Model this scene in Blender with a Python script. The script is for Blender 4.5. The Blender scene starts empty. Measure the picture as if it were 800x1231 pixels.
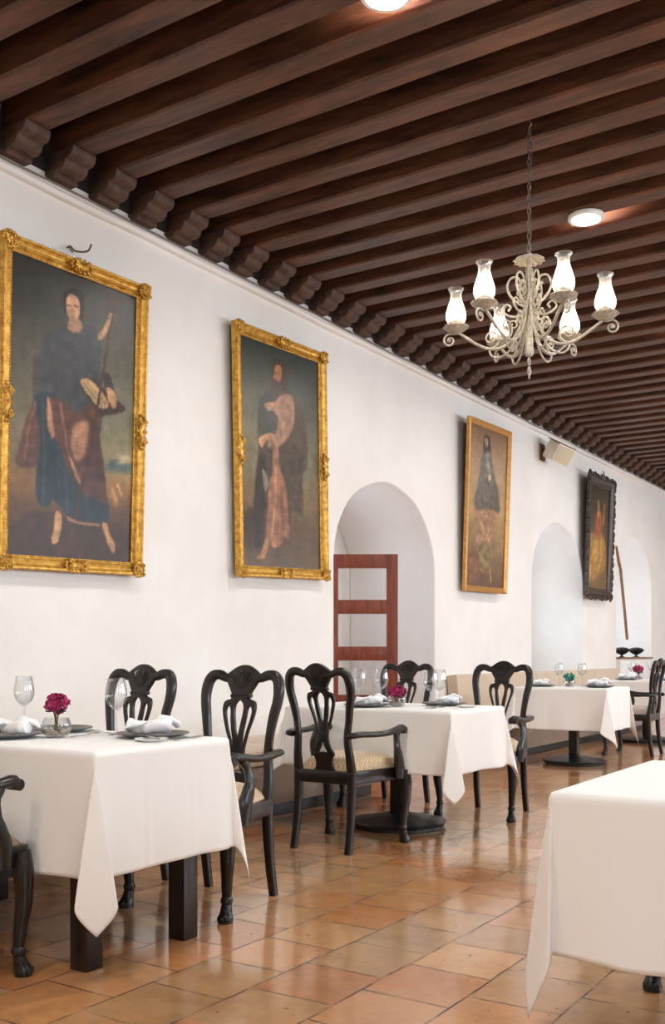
import bpy, bmesh, math, random
import numpy as np
from mathutils import Vector, Matrix, noise
PI=math.pi
R=math.radians
sc=bpy.context.scene
C=sc.collection
random.seed(7)

# ------------------------------------------------------------------ helpers
def catmull(pts,n=6,closed=False):
    P=[Vector(p) for p in pts]; out=[]
    m=len(P)
    rng=range(m if closed else m-1)
    for i in rng:
        if closed: a,b,c,d=P[(i-1)%m],P[i],P[(i+1)%m],P[(i+2)%m]
        else:
            b,c=P[i],P[i+1]
            a=P[i-1] if i>0 else b*2-c
            d=P[i+2] if i+2<m else c*2-b
        for k in range(n):
            t=k/n
            out.append(0.5*((2*b)+(c-a)*t+(2*a-5*b+4*c-d)*t*t+(3*b-a-3*c+d)*t**3))
    if not closed: out.append(P[-1].copy())
    return out
def lerp_list(vals,n):
    out=[]
    m=len(vals)
    for i in range(n):
        t=i/(n-1)*(m-1); k=min(int(t),m-2); f=t-k
        f=f*f*(3-2*f)
        out.append(vals[k]*(1-f)+vals[k+1]*f)
    return out

class MB:
    def __init__(s): s.v=[]; s.f=[]
    def add(s,v,f,M=None):
        o=len(s.v)
        for p in v:
            p=Vector(p)
            if M is not None: p=M@p
            s.v.append(p)
        for q in f: s.f.append(tuple(i+o for i in q))
        return s
    def box(s,c,d,M=None,taper=1.0):
        x,y,z=d[0]/2,d[1]/2,d[2]/2
        v=[]
        for k in (-1,1):
            t=1.0 if k>0 else taper
            for a,b in ((-1,-1),(1,-1),(1,1),(-1,1)): v.append((c[0]+a*x*t,c[1]+b*y*t,c[2]+k*z))
        f=[(3,2,1,0),(4,5,6,7),(0,1,5,4),(1,2,6,5),(2,3,7,6),(3,0,4,7)]
        return s.add(v,f,M)
    def bbox(s,c,d,b=.004,M=None):
        bm=bmesh.new(); bmesh.ops.create_cube(bm,size=1)
        for v in bm.verts: v.co=Vector((v.co.x*d[0]+c[0],v.co.y*d[1]+c[1],v.co.z*d[2]+c[2]))
        bmesh.ops.bevel(bm,geom=bm.edges[:],offset=b,segments=2,affect='EDGES',profile=.6)
        bm.verts.index_update()
        s.add([v.co.copy() for v in bm.verts],[[v.index for v in f.verts] for f in bm.faces],M); bm.free(); return s
    def tube(s,path,r,n=8,ell=None,up=None,closed=False,cap=True,sq=False,M=None):
        # r: number or list; ell: (a,b) multiplier in (side, up)
        P=[Vector(p) for p in path]; m=len(P)
        if not isinstance(r,(list,tuple)): r=[r]*m
        elif len(r)!=m: r=lerp_list(list(r),m)
        v=[];f=[]
        T=[]
        for i in range(m):
            if closed: t=P[(i+1)%m]-P[i-1]
            else: t=P[min(i+1,m-1)]-P[max(i-1,0)]
            T.append(t.normalized() if t.length>1e-9 else Vector((0,0,1)))
        if up is None:
            u=Vector((0,0,1)) if abs(T[0].z)<.9 else Vector((0,1,0))
            fixed=False
        else: u=Vector(up); fixed=True
        for i in range(m):
            t=T[i]
            if not fixed and i>0:
                u=u0
            side=t.cross(u)
            if side.length<1e-6: side=t.cross(Vector((1,.01,0)))
            side.normalize(); uu=side.cross(t).normalized()
            if not fixed: u0=uu
            ea,eb=ell if ell else (1,1)
            for k in range(n):
                a=2*PI*(k+(.5 if sq else 0))/n
                ca,sa=math.cos(a),math.sin(a)
                if sq:
                    q=.45
                    ca=math.copysign(abs(ca)**q,ca); sa=math.copysign(abs(sa)**q,sa)
                v.append(P[i]+side*(ca*r[i]*ea)+uu*(sa*r[i]*eb))
        rr=m if closed else m-1
        for i in range(rr):
            j=(i+1)%m
            for k in range(n):
                l=(k+1)%n
                f.append((i*n+k,i*n+l,j*n+l,j*n+k))
        if not closed and cap:
            f.append(tuple(range(n-1,-1,-1))); f.append(tuple((m-1)*n+k for k in range(n)))
        return s.add(v,f,M)
    def lathe(s,prof,n=20,c=(0,0,0),M=None,closed=False,wob=None):
        v=[];f=[]
        m=len(prof)
        for (r,z) in prof:
            for k in range(n):
                a=2*PI*k/n
                rr=r*(wob(a,z) if wob else 1)
                v.append((c[0]+rr*math.cos(a),c[1]+rr*math.sin(a),c[2]+z))
        for i in range(m if closed else m-1):
            j=(i+1)%m
            for k in range(n):
                l=(k+1)%n
                f.append((i*n+k,i*n+l,j*n+l,j*n+k))
        if not closed:
            if prof[0][0]>1e-5: f.append(tuple(range(n-1,-1,-1)))
            if prof[-1][0]>1e-5: f.append(tuple((m-1)*n+k for k in range(n)))
        return s.add(v,f,M)
    def ball(s,c,r,sub=1,sc3=(1,1,1),M=None,jit=0,rot=None):
        bm=bmesh.new(); bmesh.ops.create_icosphere(bm,subdivisions=sub,radius=1)
        v=[]
        for x in bm.verts:
            p=x.co*(1+(random.uniform(-jit,jit) if jit else 0))
            p=Vector((p.x*sc3[0]*r,p.y*sc3[1]*r,p.z*sc3[2]*r))
            if rot is not None: p=rot@p
            v.append(p+Vector(c))
        bm.verts.index_update()
        s.add(v,[[q.index for q in g.verts] for g in bm.faces],M); bm.free(); return s
    def mesh(s,name,smooth=40,merge=True):
        me=bpy.data.meshes.new(name); me.from_pydata([tuple(p) for p in s.v],[],s.f)
        bm=bmesh.new(); bm.from_mesh(me)
        if merge: bmesh.ops.remove_doubles(bm,verts=bm.verts,dist=1e-5)
        bmesh.ops.recalc_face_normals(bm,faces=bm.faces); bm.to_mesh(me); bm.free()
        if smooth:
            me.shade_smooth(); me.set_sharp_from_angle(angle=R(smooth))
        return me
    def build(s,name,mat,parent=None,smooth=40,loc=None,merge=True):
        me=s.mesh(name,smooth,merge); me.materials.append(mat)
        o=bpy.data.objects.new(name,me); C.objects.link(o)
        if parent: o.parent=parent
        if loc: o.location=loc
        return o

def loops_mesh(loops,half,bevel=0.0,res=1):
    """closed 2d loops (first outer, rest holes) -> solid in (x,y,z=thickness)"""
    cu=bpy.data.curves.new('t','CURVE'); cu.dimensions='2D'; cu.fill_mode='BOTH'
    cu.extrude=max(half-bevel,1e-4); cu.bevel_depth=bevel; cu.bevel_resolution=res
    if bevel: cu.offset=-bevel
    for L in loops:
        sp=cu.splines.new('POLY'); sp.points.add(len(L)-1)
        for i,p in enumerate(L): sp.points[i].co=(p[0],p[1],0,1)
        sp.use_cyclic_u=True
    o=bpy.data.objects.new('t',cu); C.objects.link(o)
    dg=bpy.context.evaluated_depsgraph_get(); dg.update()
    me=bpy.data.meshes.new_from_object(o.evaluated_get(dg))
    v=[x.co.copy() for x in me.vertices]; f=[list(p.vertices) for p in me.polygons]
    bpy.data.objects.remove(o); bpy.data.curves.remove(cu); bpy.data.meshes.remove(me)
    return v,f

def tag(o,label=None,cat=None,group=None,kind=None):
    if label: o['label']=label
    if cat: o['category']=cat
    if group: o['group']=group
    if kind: o['kind']=kind
    return o
def thing(name,label,cat,loc=(0,0,0),rz=0,group=None):
    o=bpy.data.objects.new(name,None); o.empty_display_size=.1; C.objects.link(o)
    o.location=loc; o.rotation_euler=(0,0,rz)
    return tag(o,label,cat,group)
def dup(root,loc=None,rz=None,label=None,group=None,parent=None):
    r=root.copy(); C.objects.link(r)
    if parent is not None: r.parent=parent
    if loc is not None: r.location=loc
    if rz is not None: r.rotation_euler=(0,0,rz)
    if label: r['label']=label
    if group: r['group']=group
    for ch in list(root.children): dup(ch,parent=r)
    return r

# ------------------------------------------------------------------ materials
def rgb(r,g,b):
    f=lambda c:(c/255/12.92 if c/255<=.04045 else ((c/255+.055)/1.055)**2.4)
    return (f(r),f(g),f(b),1)
def newmat(name):
    m=bpy.data.materials.new(name); m.use_nodes=True
    nt=m.node_tree; b=nt.nodes['Principled BSDF']; return m,nt,b
def N(nt,t,**k):
    n=nt.nodes.new(t)
    for a,v in k.items():
        if a in n.inputs.keys() if hasattr(n.inputs,'keys') else False: n.inputs[a].default_value=v
        else: setattr(n,a,v)
    return n
def coords(nt,kind='Object',scale=(1,1,1),rot=(0,0,0)):
    tc=nt.nodes.new('ShaderNodeTexCoord'); mp=nt.nodes.new('ShaderNodeMapping')
    mp.inputs['Scale'].default_value=scale; mp.inputs['Rotation'].default_value=rot
    nt.links.new(tc.outputs[kind],mp.inputs['Vector']); return mp.outputs['Vector']
def ntex(nt,vec,scale,detail=4,rough=.55,dist=0):
    n=nt.nodes.new('ShaderNodeTexNoise'); n.inputs['Scale'].default_value=scale
    n.inputs['Detail'].default_value=detail; n.inputs['Roughness'].default_value=rough; n.inputs['Distortion'].default_value=dist
    if vec is not None: nt.links.new(vec,n.inputs['Vector'])
    return n.outputs['Fac']
def ramp(nt,fac,stops):
    r=nt.nodes.new('ShaderNodeValToRGB'); el=r.color_ramp.elements
    while len(el)<len(stops): el.new(.5)
    for e,(p,c) in zip(el,stops): e.position=p; e.color=c
    nt.links.new(fac,r.inputs['Fac']); return r.outputs['Color']
def bump(nt,b,h,strength=.3,dist=.01,prev=None):
    n=nt.nodes.new('ShaderNodeBump'); n.inputs['Strength'].default_value=strength; n.inputs['Distance'].default_value=dist
    nt.links.new(h,n.inputs['Height'])
    if prev: nt.links.new(prev,n.inputs['Normal'])
    nt.links.new(n.outputs['Normal'],b.inputs['Normal']); return n.outputs['Normal']
def mix(nt,fac,a,b,mode='MIX'):
    n=nt.nodes.new('ShaderNodeMix'); n.data_type='RGBA'; n.blend_type=mode
    for sock,val in ((n.inputs['Factor'],fac),(n.inputs['A'] if False else n.inputs[6],a),(n.inputs[7],b)):
        if isinstance(val,(int,float)): sock.default_value=val
        elif isinstance(val,tuple): sock.default_value=val
        else: nt.links.new(val,sock)
    return n.outputs[2]
def simple(name,col,rough=.5,metal=0,spec=.5,nscale=0,nstr=.1,var=None,coat=0):
    m,nt,b=newmat(name)
    b.inputs['Base Color'].default_value=col; b.inputs['Roughness'].default_value=rough
    b.inputs['Metallic'].default_value=metal; b.inputs['Specular IOR Level'].default_value=spec
    if coat: b.inputs['Coat Weight'].default_value=coat; b.inputs['Coat Roughness'].default_value=.15
    if nscale:
        v=coords(nt); f=ntex(nt,v,nscale)
        bump(nt,b,f,nstr,.005)
        if var:
            nt.links.new(ramp(nt,f,[(.3,col),(.7,var)]),b.inputs['Base Color'])
    return m

# plaster
def plaster(name,c1,c2,bs=.25):
    m,nt,b=newmat(name)
    tc=nt.nodes.new('ShaderNodeNewGeometry'); v=tc.outputs['Position']
    big=ntex(nt,v,.9,5,.6); fine=ntex(nt,v,9,6,.6); mid=ntex(nt,v,2.5,3,.5)
    nt.links.new(ramp(nt,big,[(.35,c1),(.65,c2)]),b.inputs['Base Color'])
    b.inputs['Roughness'].default_value=.85; b.inputs['Specular IOR Level'].default_value=.25
    n1=bump(nt,b,mid,bs,.05); bump(nt,b,fine,bs*.6,.012,n1)
    return m
M_wall=plaster('white plaster',rgb(234,230,225),rgb(242,240,237),.4)
M_wallr=plaster('tan plaster',rgb(150,140,128),rgb(164,152,140))
M_niche=plaster('aged plaster',rgb(226,221,216),rgb(238,234,230),.5)
# floor
def floor_mat():
    m,nt,b=newmat('terracotta tile')
    g=nt.nodes.new('ShaderNodeNewGeometry')
    sep=nt.nodes.new('ShaderNodeSeparateXYZ'); nt.links.new(g.outputs['Position'],sep.inputs[0])
    cmb=nt.nodes.new('ShaderNodeCombineXYZ')
    nt.links.new(sep.outputs['Y'],cmb.inputs['X']); nt.links.new(sep.outputs['X'],cmb.inputs['Y'])
    nz=nt.nodes.new('ShaderNodeTexNoise'); nz.inputs['Scale'].default_value=2.2; nz.inputs['Detail'].default_value=3
    nt.links.new(g.outputs['Position'],nz.inputs['Vector'])
    vs=nt.nodes.new('ShaderNodeVectorMath'); vs.operation='SUBTRACT'; nt.links.new(nz.outputs['Color'],vs.inputs[0]); vs.inputs[1].default_value=(.5,.5,.5)
    sc_=nt.nodes.new('ShaderNodeVectorMath'); sc_.operation='SCALE'; nt.links.new(vs.outputs[0],sc_.inputs[0]); sc_.inputs['Scale'].default_value=.03
    ad=nt.nodes.new('ShaderNodeVectorMath'); ad.operation='ADD'; nt.links.new(cmb.outputs[0],ad.inputs[0]); nt.links.new(sc_.outputs[0],ad.inputs[1])
    off=nt.nodes.new('ShaderNodeVectorMath'); off.operation='ADD'; nt.links.new(ad.outputs[0],off.inputs[0]); off.inputs[1].default_value=(.03+3.0,3.05-2.93+.0,0)
    br=nt.nodes.new('ShaderNodeTexBrick'); nt.links.new(off.outputs[0],br.inputs['Vector'])
    br.offset=.42; br.offset_frequency=2
    br.inputs['Scale'].default_value=1; br.inputs['Brick Width'].default_value=.31; br.inputs['Row Height'].default_value=.305
    br.inputs['Mortar Size'].default_value=.0042; br.inputs['Mortar Smooth'].default_value=.35; br.inputs['Bias'].default_value=0
    br.inputs['Color1'].default_value=(0,0,0,1); br.inputs['Color2'].default_value=(1,1,1,1); br.inputs['Mortar'].default_value=(.5,.5,.5,1)
    tile=ramp(nt,br.outputs['Color'],[(0,rgb(158,98,60)),(.25,rgb(192,126,76)),(.5,rgb(186,136,92)),(.75,rgb(160,126,90)),(1,rgb(206,154,104))])
    st=ntex(nt,g.outputs['Position'],3.2,6,.65,.4)
    tile=mix(nt,ramp(nt,st,[(.35,(0,0,0,1)),(.72,(.6,.6,.6,1))]),tile,rgb(206,156,104))
    st2=ntex(nt,g.outputs['Position'],6.5,8,.7)
    tile=mix(nt,ramp(nt,st2,[(.45,(0,0,0,1)),(.85,(.6,.6,.6,1))]),tile,rgb(122,78,48))
    sp=ntex(nt,g.outputs['Position'],38,3,.5)
    tile=mix(nt,ramp(nt,sp,[(.70,(0,0,0,1)),(.76,(1,1,1,1))]),tile,rgb(70,44,30))
    # broken, partly worn dark joints
    jn=ntex(nt,g.outputs['Position'],7,3,.6)
    jf=ramp(nt,jn,[(.34,(.35,.35,.35,1)),(.55,(1,1,1,1))])
    mm=nt.nodes.new('ShaderNodeMath'); mm.operation='MULTIPLY'; nt.links.new(br.outputs['Fac'],mm.inputs[0]); nt.links.new(jf,mm.inputs[1])
    col=mix(nt,mm.outputs[0],tile,rgb(58,40,30))
    nt.links.new(col,b.inputs['Base Color'])
    rr=ramp(nt,st,[(.3,(.13,.13,.13,1)),(.7,(.27,.27,.27,1))])
    rr2=mix(nt,mm.outputs[0],rr,(.8,.8,.8,1)); nt.links.new(rr2,b.inputs['Roughness'])
    b.inputs['Specular IOR Level'].default_value=.5; b.inputs['Coat Weight'].default_value=.5; b.inputs['Coat Roughness'].default_value=.10
    inv=nt.nodes.new('ShaderNodeMath'); inv.operation='SUBTRACT'; inv.inputs[0].default_value=1; nt.links.new(mm.outputs[0],inv.inputs[1])
    n1=bump(nt,b,inv.outputs[0],.5,.004); bump(nt,b,ntex(nt,g.outputs['Position'],5,4,.5),.12,.03,n1)
    return m
M_floor=floor_mat()
def wood(name,dark,light,scale=(1,1,1),rough=.5,grain=12,bs=.2,coat=0):
    m,nt,b=newmat(name); v=coords(nt,'Object',scale)
    oi=nt.nodes.new('ShaderNodeObjectInfo')
    ad=nt.nodes.new('ShaderNodeVectorMath'); ad.operation='ADD'
    mu=nt.nodes.new('ShaderNodeMath'); mu.operation='MULTIPLY'; mu.inputs[1].default_value=37.
    nt.links.new(oi.outputs['Random'],mu.inputs[0]); nt.links.new(v,ad.inputs[0]); nt.links.new(mu.outputs[0],ad.inputs[1])
    f=ntex(nt,ad.outputs[0],grain,6,.65,.5)
    nt.links.new(ramp(nt,f,[(.3,dark),(.7,light)]),b.inputs['Base Color'])
    b.inputs['Roughness'].default_value=rough; b.inputs['Specular IOR Level'].default_value=.4
    if coat: b.inputs['Coat Weight'].default_value=coat; b.inputs['Coat Roughness'].default_value=.2
    bump(nt,b,f,bs,.006); return m
M_beam=wood('old brown beam wood',rgb(42,26,19),rgb(110,68,47),(.35,2.2,2.2),.45,7,.35)
M_corbel=wood('old corbel wood',rgb(56,37,30),rgb(98,70,56),(1.4,1.4,1.4),.6,9,.6)
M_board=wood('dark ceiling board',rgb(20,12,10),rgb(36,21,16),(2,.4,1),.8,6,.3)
M_chair=wood('dark stained chair wood',rgb(13,9,8),rgb(30,21,18),(3,3,1),.36,8,.08,.25)
M_tleg=wood('dark mahogany',rgb(18,9,7),rgb(36,17,13),(5,5,1),.35,7,.08,.2)
M_door=wood('reddish door wood',rgb(90,36,18),rgb(140,64,34),(5,5,.7),.42,6,.12,.15)
M_rail=wood('brown rail wood',rgb(120,84,60),rgb(160,120,90),(3,3,1),.5,6,.1)
M_black=simple('black painted iron',rgb(26,26,27),.38,0,.5)
M_bowl=simple('black bowl glaze',rgb(14,14,15),.4)
def cloth_mat(name,col,sheen=.2,weave=420,bs=.12):
    m,nt,b=newmat(name); b.inputs['Base Color'].default_value=col; b.inputs['Roughness'].default_value=.8
    b.inputs['Specular IOR Level'].default_value=.2; b.inputs['Sheen Weight'].default_value=sheen
    v=coords(nt); f=ntex(nt,v,7,5,.6,.3); n1=bump(nt,b,f,bs,.012)
    w=nt.nodes.new('ShaderNodeTexWave'); w.inputs['Scale'].default_value=weave/6; nt.links.new(v,w.inputs['Vector'])
    return m
M_cloth=cloth_mat('white table linen',rgb(240,238,234))
M_napkin=cloth_mat('white napkin linen',rgb(242,242,243),.2,300,.5)
def check_fabric(name,c1,c2,sc_=70):
    m,nt,b=newmat(name); v=coords(nt)
    ch=nt.nodes.new('ShaderNodeTexChecker'); ch.inputs['Scale'].default_value=sc_; ch.inputs['Color1'].default_value=c1; ch.inputs['Color2'].default_value=c2
    nt.links.new(v,ch.inputs['Vector']); nt.links.new(ch.outputs['Color'],b.inputs['Base Color'])
    b.inputs['Roughness'].default_value=.9; b.inputs['Specular IOR Level'].default_value=.15; b.inputs['Sheen Weight'].default_value=.3
    bump(nt,b,ch.outputs['Fac'],.15,.002); return m
M_seat=check_fabric('woven cream seat fabric',rgb(214,190,156),rgb(188,160,126))
M_seat2=check_fabric('patterned brown seat fabric',rgb(128,100,86),rgb(182,152,124),38)
M_seat3=check_fabric('pale pink seat fabric',rgb(206,184,176),rgb(186,160,152),90)
M_bench=cloth_mat('beige bench fabric',rgb(204,184,162),.3,300,.4)
M_benchb=cloth_mat('taupe bench base fabric',rgb(146,128,116),.2,300,.3)
M_plinth=simple('dark plinth',rgb(24,17,15),.5)
def gold_mat():
    m,nt,b=newmat('worn gilt'); v=coords(nt)
    f=ntex(nt,v,26,6,.7); f2=ntex(nt,v,90,3,.6)
    nt.links.new(ramp(nt,f,[(.25,rgb(112,72,26)),(.45,rgb(196,144,58)),(.62,rgb(224,178,84)),(.85,rgb(246,216,140))]),b.inputs['Base Color'])
    b.inputs['Metallic'].default_value=.55; b.inputs['Roughness'].default_value=.36
    n1=bump(nt,b,f,.6,.006); bump(nt,b,f2,.4,.003,n1); return m
M_gold=gold_mat()
M_gold2=simple('plain gilt',rgb(206,156,88),.4,.45,.5,30,.2,rgb(180,128,64))
M_darkframe=simple('carved dark frame wood',rgb(38,27,22),.42,0,.5,60,.5,rgb(72,54,42),.2)
M_canvasback=simple('canvas back wood',rgb(70,52,40),.8)
M_iron=simple('chalky distressed iron',rgb(150,142,128),.45,.25,.5,60,.5,rgb(196,190,176))
M_chain=simple('dark iron chain',rgb(70,66,60),.4,.5,.5,60,.4,rgb(120,114,104))
M_speaker=simple('cream plastic',rgb(226,216,196),.5)
M_grille=simple('speaker grille cloth',rgb(206,192,166),.8,0,.3,120,.4)
M_bracket=simple('brown bracket',rgb(110,84,62),.6)
M_plate=simple('dark grey stoneware',rgb(92,90,88),.35,0,.5,30,.1)
M_white=simple('white porcelain',rgb(240,240,238),.15)
M_steel=simple('cutlery steel',rgb(190,188,184),.18,1)
M_cable=simple('blue cable',rgb(20,32,66),.5)
M_wcable=simple('grey wall cable',rgb(120,108,98),.6)
M_hook=simple('old iron hook',rgb(120,96,76),.5,.4)
M_pebble=simple('pale pebble',rgb(205,188,168),.6,0,.4,40,.3,rgb(160,140,122))
M_stem=simple('flower stem',rgb(92,74,40),.6)
M_leaf=simple('dark leaf',rgb(40,58,34),.5)
def petal(name,a,bb):
    m,nt,b=newmat(name); v=coords(nt); f=ntex(nt,v,60,3,.5)
    nt.links.new(ramp(nt,f,[(.35,a),(.65,bb)]),b.inputs['Base Color']); b.inputs['Roughness'].default_value=.6
    b.inputs['Sheen Weight'].default_value=.2
    return m
M_magenta=petal('magenta petals',rgb(140,14,74),rgb(196,30,110))
M_teal=petal('teal petals',rgb(16,128,112),rgb(48,170,146))
def glass(name,tr=.82,rough=.02,tint=(1,1,1,1)):
    m=bpy.data.materials.new(name); m.use_nodes=True; nt=m.node_tree
    for n in list(nt.nodes): nt.nodes.remove(n)
    out=nt.nodes.new('ShaderNodeOutputMaterial'); mx=nt.nodes.new('ShaderNodeMixShader')
    t=nt.nodes.new('ShaderNodeBsdfTransparent'); t.inputs[0].default_value=tint
    g=nt.nodes.new('ShaderNodeBsdfGlossy'); g.inputs['Roughness'].default_value=rough
    fr=nt.nodes.new('ShaderNodeLayerWeight'); fr.inputs['Blend'].default_value=tr
    mp=nt.nodes.new('ShaderNodeMapRange'); mp.inputs['To Min'].default_value=.04; mp.inputs['To Max'].default_value=.9
    pw=nt.nodes.new('ShaderNodeMath'); pw.operation='POWER'; pw.inputs[1].default_value=1.6
    nt.links.new(fr.outputs['Facing'],pw.inputs[0]); nt.links.new(pw.outputs[0],mp.inputs['Value'])
    nt.links.new(mp.outputs[0],mx.inputs['Fac']); nt.links.new(t.outputs[0],mx.inputs[1]); nt.links.new(g.outputs[0],mx.inputs[2])
    nt.links.new(mx.outputs[0],out.inputs[0]); return m
M_glass=glass('clear drinking glass',.42,.02,(.97,.975,.98,1))
def shade_glass():
    m=bpy.data.materials.new('ribbed lamp glass'); m.use_nodes=True; nt=m.node_tree
    for n in list(nt.nodes): nt.nodes.remove(n)
    out=nt.nodes.new('ShaderNodeOutputMaterial')
    t=nt.nodes.new('ShaderNodeBsdfTransparent'); d=nt.nodes.new('ShaderNodeBsdfTranslucent'); g=nt.nodes.new('ShaderNodeBsdfGlossy')
    g.inputs['Roughness'].default_value=.08
    m1=nt.nodes.new('ShaderNodeMixShader'); m2=nt.nodes.new('ShaderNodeMixShader')
    fr=nt.nodes.new('ShaderNodeLayerWeight'); fr.inputs['Blend'].default_value=.5
    mp=nt.nodes.new('ShaderNodeMapRange'); mp.inputs['To Min'].default_value=.035; mp.inputs['To Max'].default_value=.6
    nt.links.new(fr.outputs['Facing'],mp.inputs['Value']); nt.links.new(mp.outputs[0],m1.inputs['Fac'])
    nt.links.new(t.outputs[0],m1.inputs[1]); nt.links.new(d.outputs[0],m1.inputs[2])
    m2.inputs['Fac'].default_value=.1; nt.links.new(m1.outputs[0],m2.inputs[1]); nt.links.new(g.outputs[0],m2.inputs[2])
    nt.links.new(m2.outputs[0],out.inputs[0]); return m
M_shade=shade_glass()
def emit(name,col,st):
    m=bpy.data.materials.new(name); m.use_nodes=True; nt=m.node_tree
    b=nt.nodes['Principled BSDF']; b.inputs['Base Color'].default_value=col
    b.inputs['Emission Color'].default_value=col; b.inputs['Emission Strength'].default_value=st; return m
BULB=85.; DOWN=290.
M_bulb=emit('lit lamp bulb',(1,.80,.55,1),BULB)
M_down=emit('lit downlight lens',(1,.955,.90,1),DOWN)
M_sky=emit('daylit window pane',(.72,.85,1,1),2.2)

# ------------------------------------------------------------------ camera
ANG=R(33.15)
cam=bpy.data.cameras.new('camera'); co=bpy.data.objects.new('camera',cam); C.objects.link(co); sc.camera=co
co.location=(4.6,0,1.07); co.rotation_euler=(PI/2,0,ANG)
cam.sensor_width=36; cam.lens=36*1209/1231; cam.shift_y=(785-615.5)/1231; cam.clip_start=.05

# ------------------------------------------------------------------ room
Y0,Y1,XR=-2.6,19.6,7.6; ZC=4.22
def struct(o): o['kind']='structure'; return o
struct(MB().box((XR/2-.6,(Y0+Y1)/2,-.1),(XR+1.6,Y1-Y0+.4,.2)).build('floor',M_floor,smooth=0))
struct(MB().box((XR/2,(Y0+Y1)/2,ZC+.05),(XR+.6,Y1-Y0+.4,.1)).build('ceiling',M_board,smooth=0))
def arch_pts(y0,y1,zs,zt,n=26,skew=0):
    c=(y0+y1)/2; h=(y1-y0)/2; out=[]
    for i in range(n+1):
        a=PI-PI*i/n
        out.append((c+h*math.cos(a)+.006*math.sin(7*a)*math.sin(a),zs+(zt-zs)*abs(math.sin(a))+.006*math.sin(9*a)*math.sin(a)))
    return out
ARCH=[(7.07,8.90,1.86,2.62),(11.43,13.25,1.95,2.72),(14.70,16.55,2.0,2.86)]
NZ=1.0
outer=[(Y0,-.05)]
for (a,b,zs,zt) in ARCH:
    outer.append((a,-.05)); outer+=arch_pts(a,b,zs,zt); outer.append((b,-.05))
outer+=[(Y1,-.05),(Y1,ZC),(Y0,ZC)]
v,f=loops_mesh([outer],NZ/2,.018,2)
# (u,v,w) -> (X=w, Y=u, Z=v)
mb=MB(); mb.add([(p.z-NZ/2,p.x,p.y) for p in v],f)
struct(mb.build('wall_left',M_wall,smooth=50))
struct(MB().box((-NZ-.1,(Y0+Y1)/2,ZC/2),(.2,Y1-Y0,ZC)).build('wall_niche_back',M_niche,smooth=0))
# windows inside the niches (towards their near side)
for i,(a,b,zs,zt) in enumerate(ARCH):
    y0,y1=a+.12,a+1.0
    m=MB()
    for (cy,cz,dy,dz) in (((y0+y1)/2,.95,y1-y0,.07),((y0+y1)/2,2.2,y1-y0,.07),(y0,1.575,.07,1.3),(y1,1.575,.07,1.3),((y0+y1)/2,1.575,.04,1.25),((y0+y1)/2,1.575,y1-y0,.03)):
        m.bbox((-NZ+.03,cy,cz),(.06,dy,dz),.005)
    w=struct(m.build('window_%d'%(i+1),M_door))
    MB().box((-NZ+.012,(y0+y1)/2,1.575),(.012,y1-y0-.04,1.22)).build('window_pane',M_sky,w,smooth=0)
# right wall with tall windows
wl=[[(Y0,-.05),(Y1,-.05),(Y1,ZC),(Y0,ZC)]]
WY=[-.6,3.0,6.6,10.2,13.8,17.2]
for y in WY: wl.append([(y-.65,.9),(y+.65,.9),(y+.65,3.1),(y-.65,3.1)])
v,f=loops_mesh(wl,.25,.01,1)
struct(MB().add([(p.z+XR+.25,p.x,p.y) for p in v],f).build('wall_right',M_wallr,smooth=0))
for i,y in enumerate(WY):
    m=MB()
    for (cy,cz,dy,dz) in ((y,.93,1.3,.06),(y,3.07,1.3,.06),(y-.62,2,.06,2.2),(y+.62,2,.06,2.2),(y,2,.05,2.2),(y,2.35,1.3,.04),(y,1.6,1.3,.04)):
        m.bbox((XR+.3,cy,cz),(.06,dy,dz),.005)
    struct(m.build('window_%d'%(i+4),M_door))
struct(MB().box((XR/2-.5,Y1+.1,ZC/2),(XR+2,.2,ZC)).build('wall_far',M_wall,smooth=0))
struct(MB().box((XR/2-.5,Y0-.1,ZC/2),(XR+2,.2,ZC)).build('wall_back',M_wall,smooth=0))
# plaster ledge along the top of the left wall
m=MB()
pth=[(.0,Y0+.02+i*(Y1-Y0-.04)/90,3.775+.01*noise.noise(Vector((0,i*.35,3)))) for i in range(91)]
m.tube([(p[0]+.012,p[1],p[2]) for p in pth],.034,8,ell=(1,.8),up=(0,0,1))
m.tube([(p[0]+.0,p[1],p[2]+.045) for p in pth],.022,6,up=(0,0,1))
struct(m.build('trim_1',M_wall))
m=MB(); pth=[(.042+.004*noise.noise(Vector((i*.9,0,0))),Y0+.05+i*(Y1-Y0-.1)/120,3.808+.014*noise.noise(Vector((i*.31,4,0)))) for i in range(121)]
m.tube(pth,.0045,5)
tag(m.build('wall_cable',M_wcable),'thin cable running along the plaster ledge below the beam ends','cable')

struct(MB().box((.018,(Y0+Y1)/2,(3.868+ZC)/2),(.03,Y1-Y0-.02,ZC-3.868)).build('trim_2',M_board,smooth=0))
# beams with carved corbels
PITCH=.338; YB=4.07; BW=.155; ZB=3.96; BD=ZC-ZB
def beam_mesh(seed):
    rnd=random.Random(seed); m=MB(); n=40; v=[];f=[]
    for i in range(n+1):
        x=-.05+(XR+.1)*i/n
        a=BW/2+.006*noise.noise(Vector((x*.9,seed*5.,0))); b=BW/2+.006*noise.noise(Vector((x*.9,seed*5.+9,0)))
        dz=.006*noise.noise(Vector((x*.8,seed*3.+20,0))); e=.012
        v+=[(x,-a,BD),(x,-a,dz+e),(x,-a+e,dz),(x,b-e,dz),(x,b,dz+e),(x,b,BD)]
    for i in range(n):
        for k in range(5): f.append((i*6+k,i*6+k+1,(i+1)*6+k+1,(i+1)*6+k))
        f.append((i*6+5,i*6,(i+1)*6,(i+1)*6+5))
    f.append((5,4,3,2,1,0)); f.append(tuple(n*6+k for k in range(6)))
    m.add(v,f); me=m.mesh('ceiling_beam',25); me.materials.append(M_beam); return me
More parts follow.
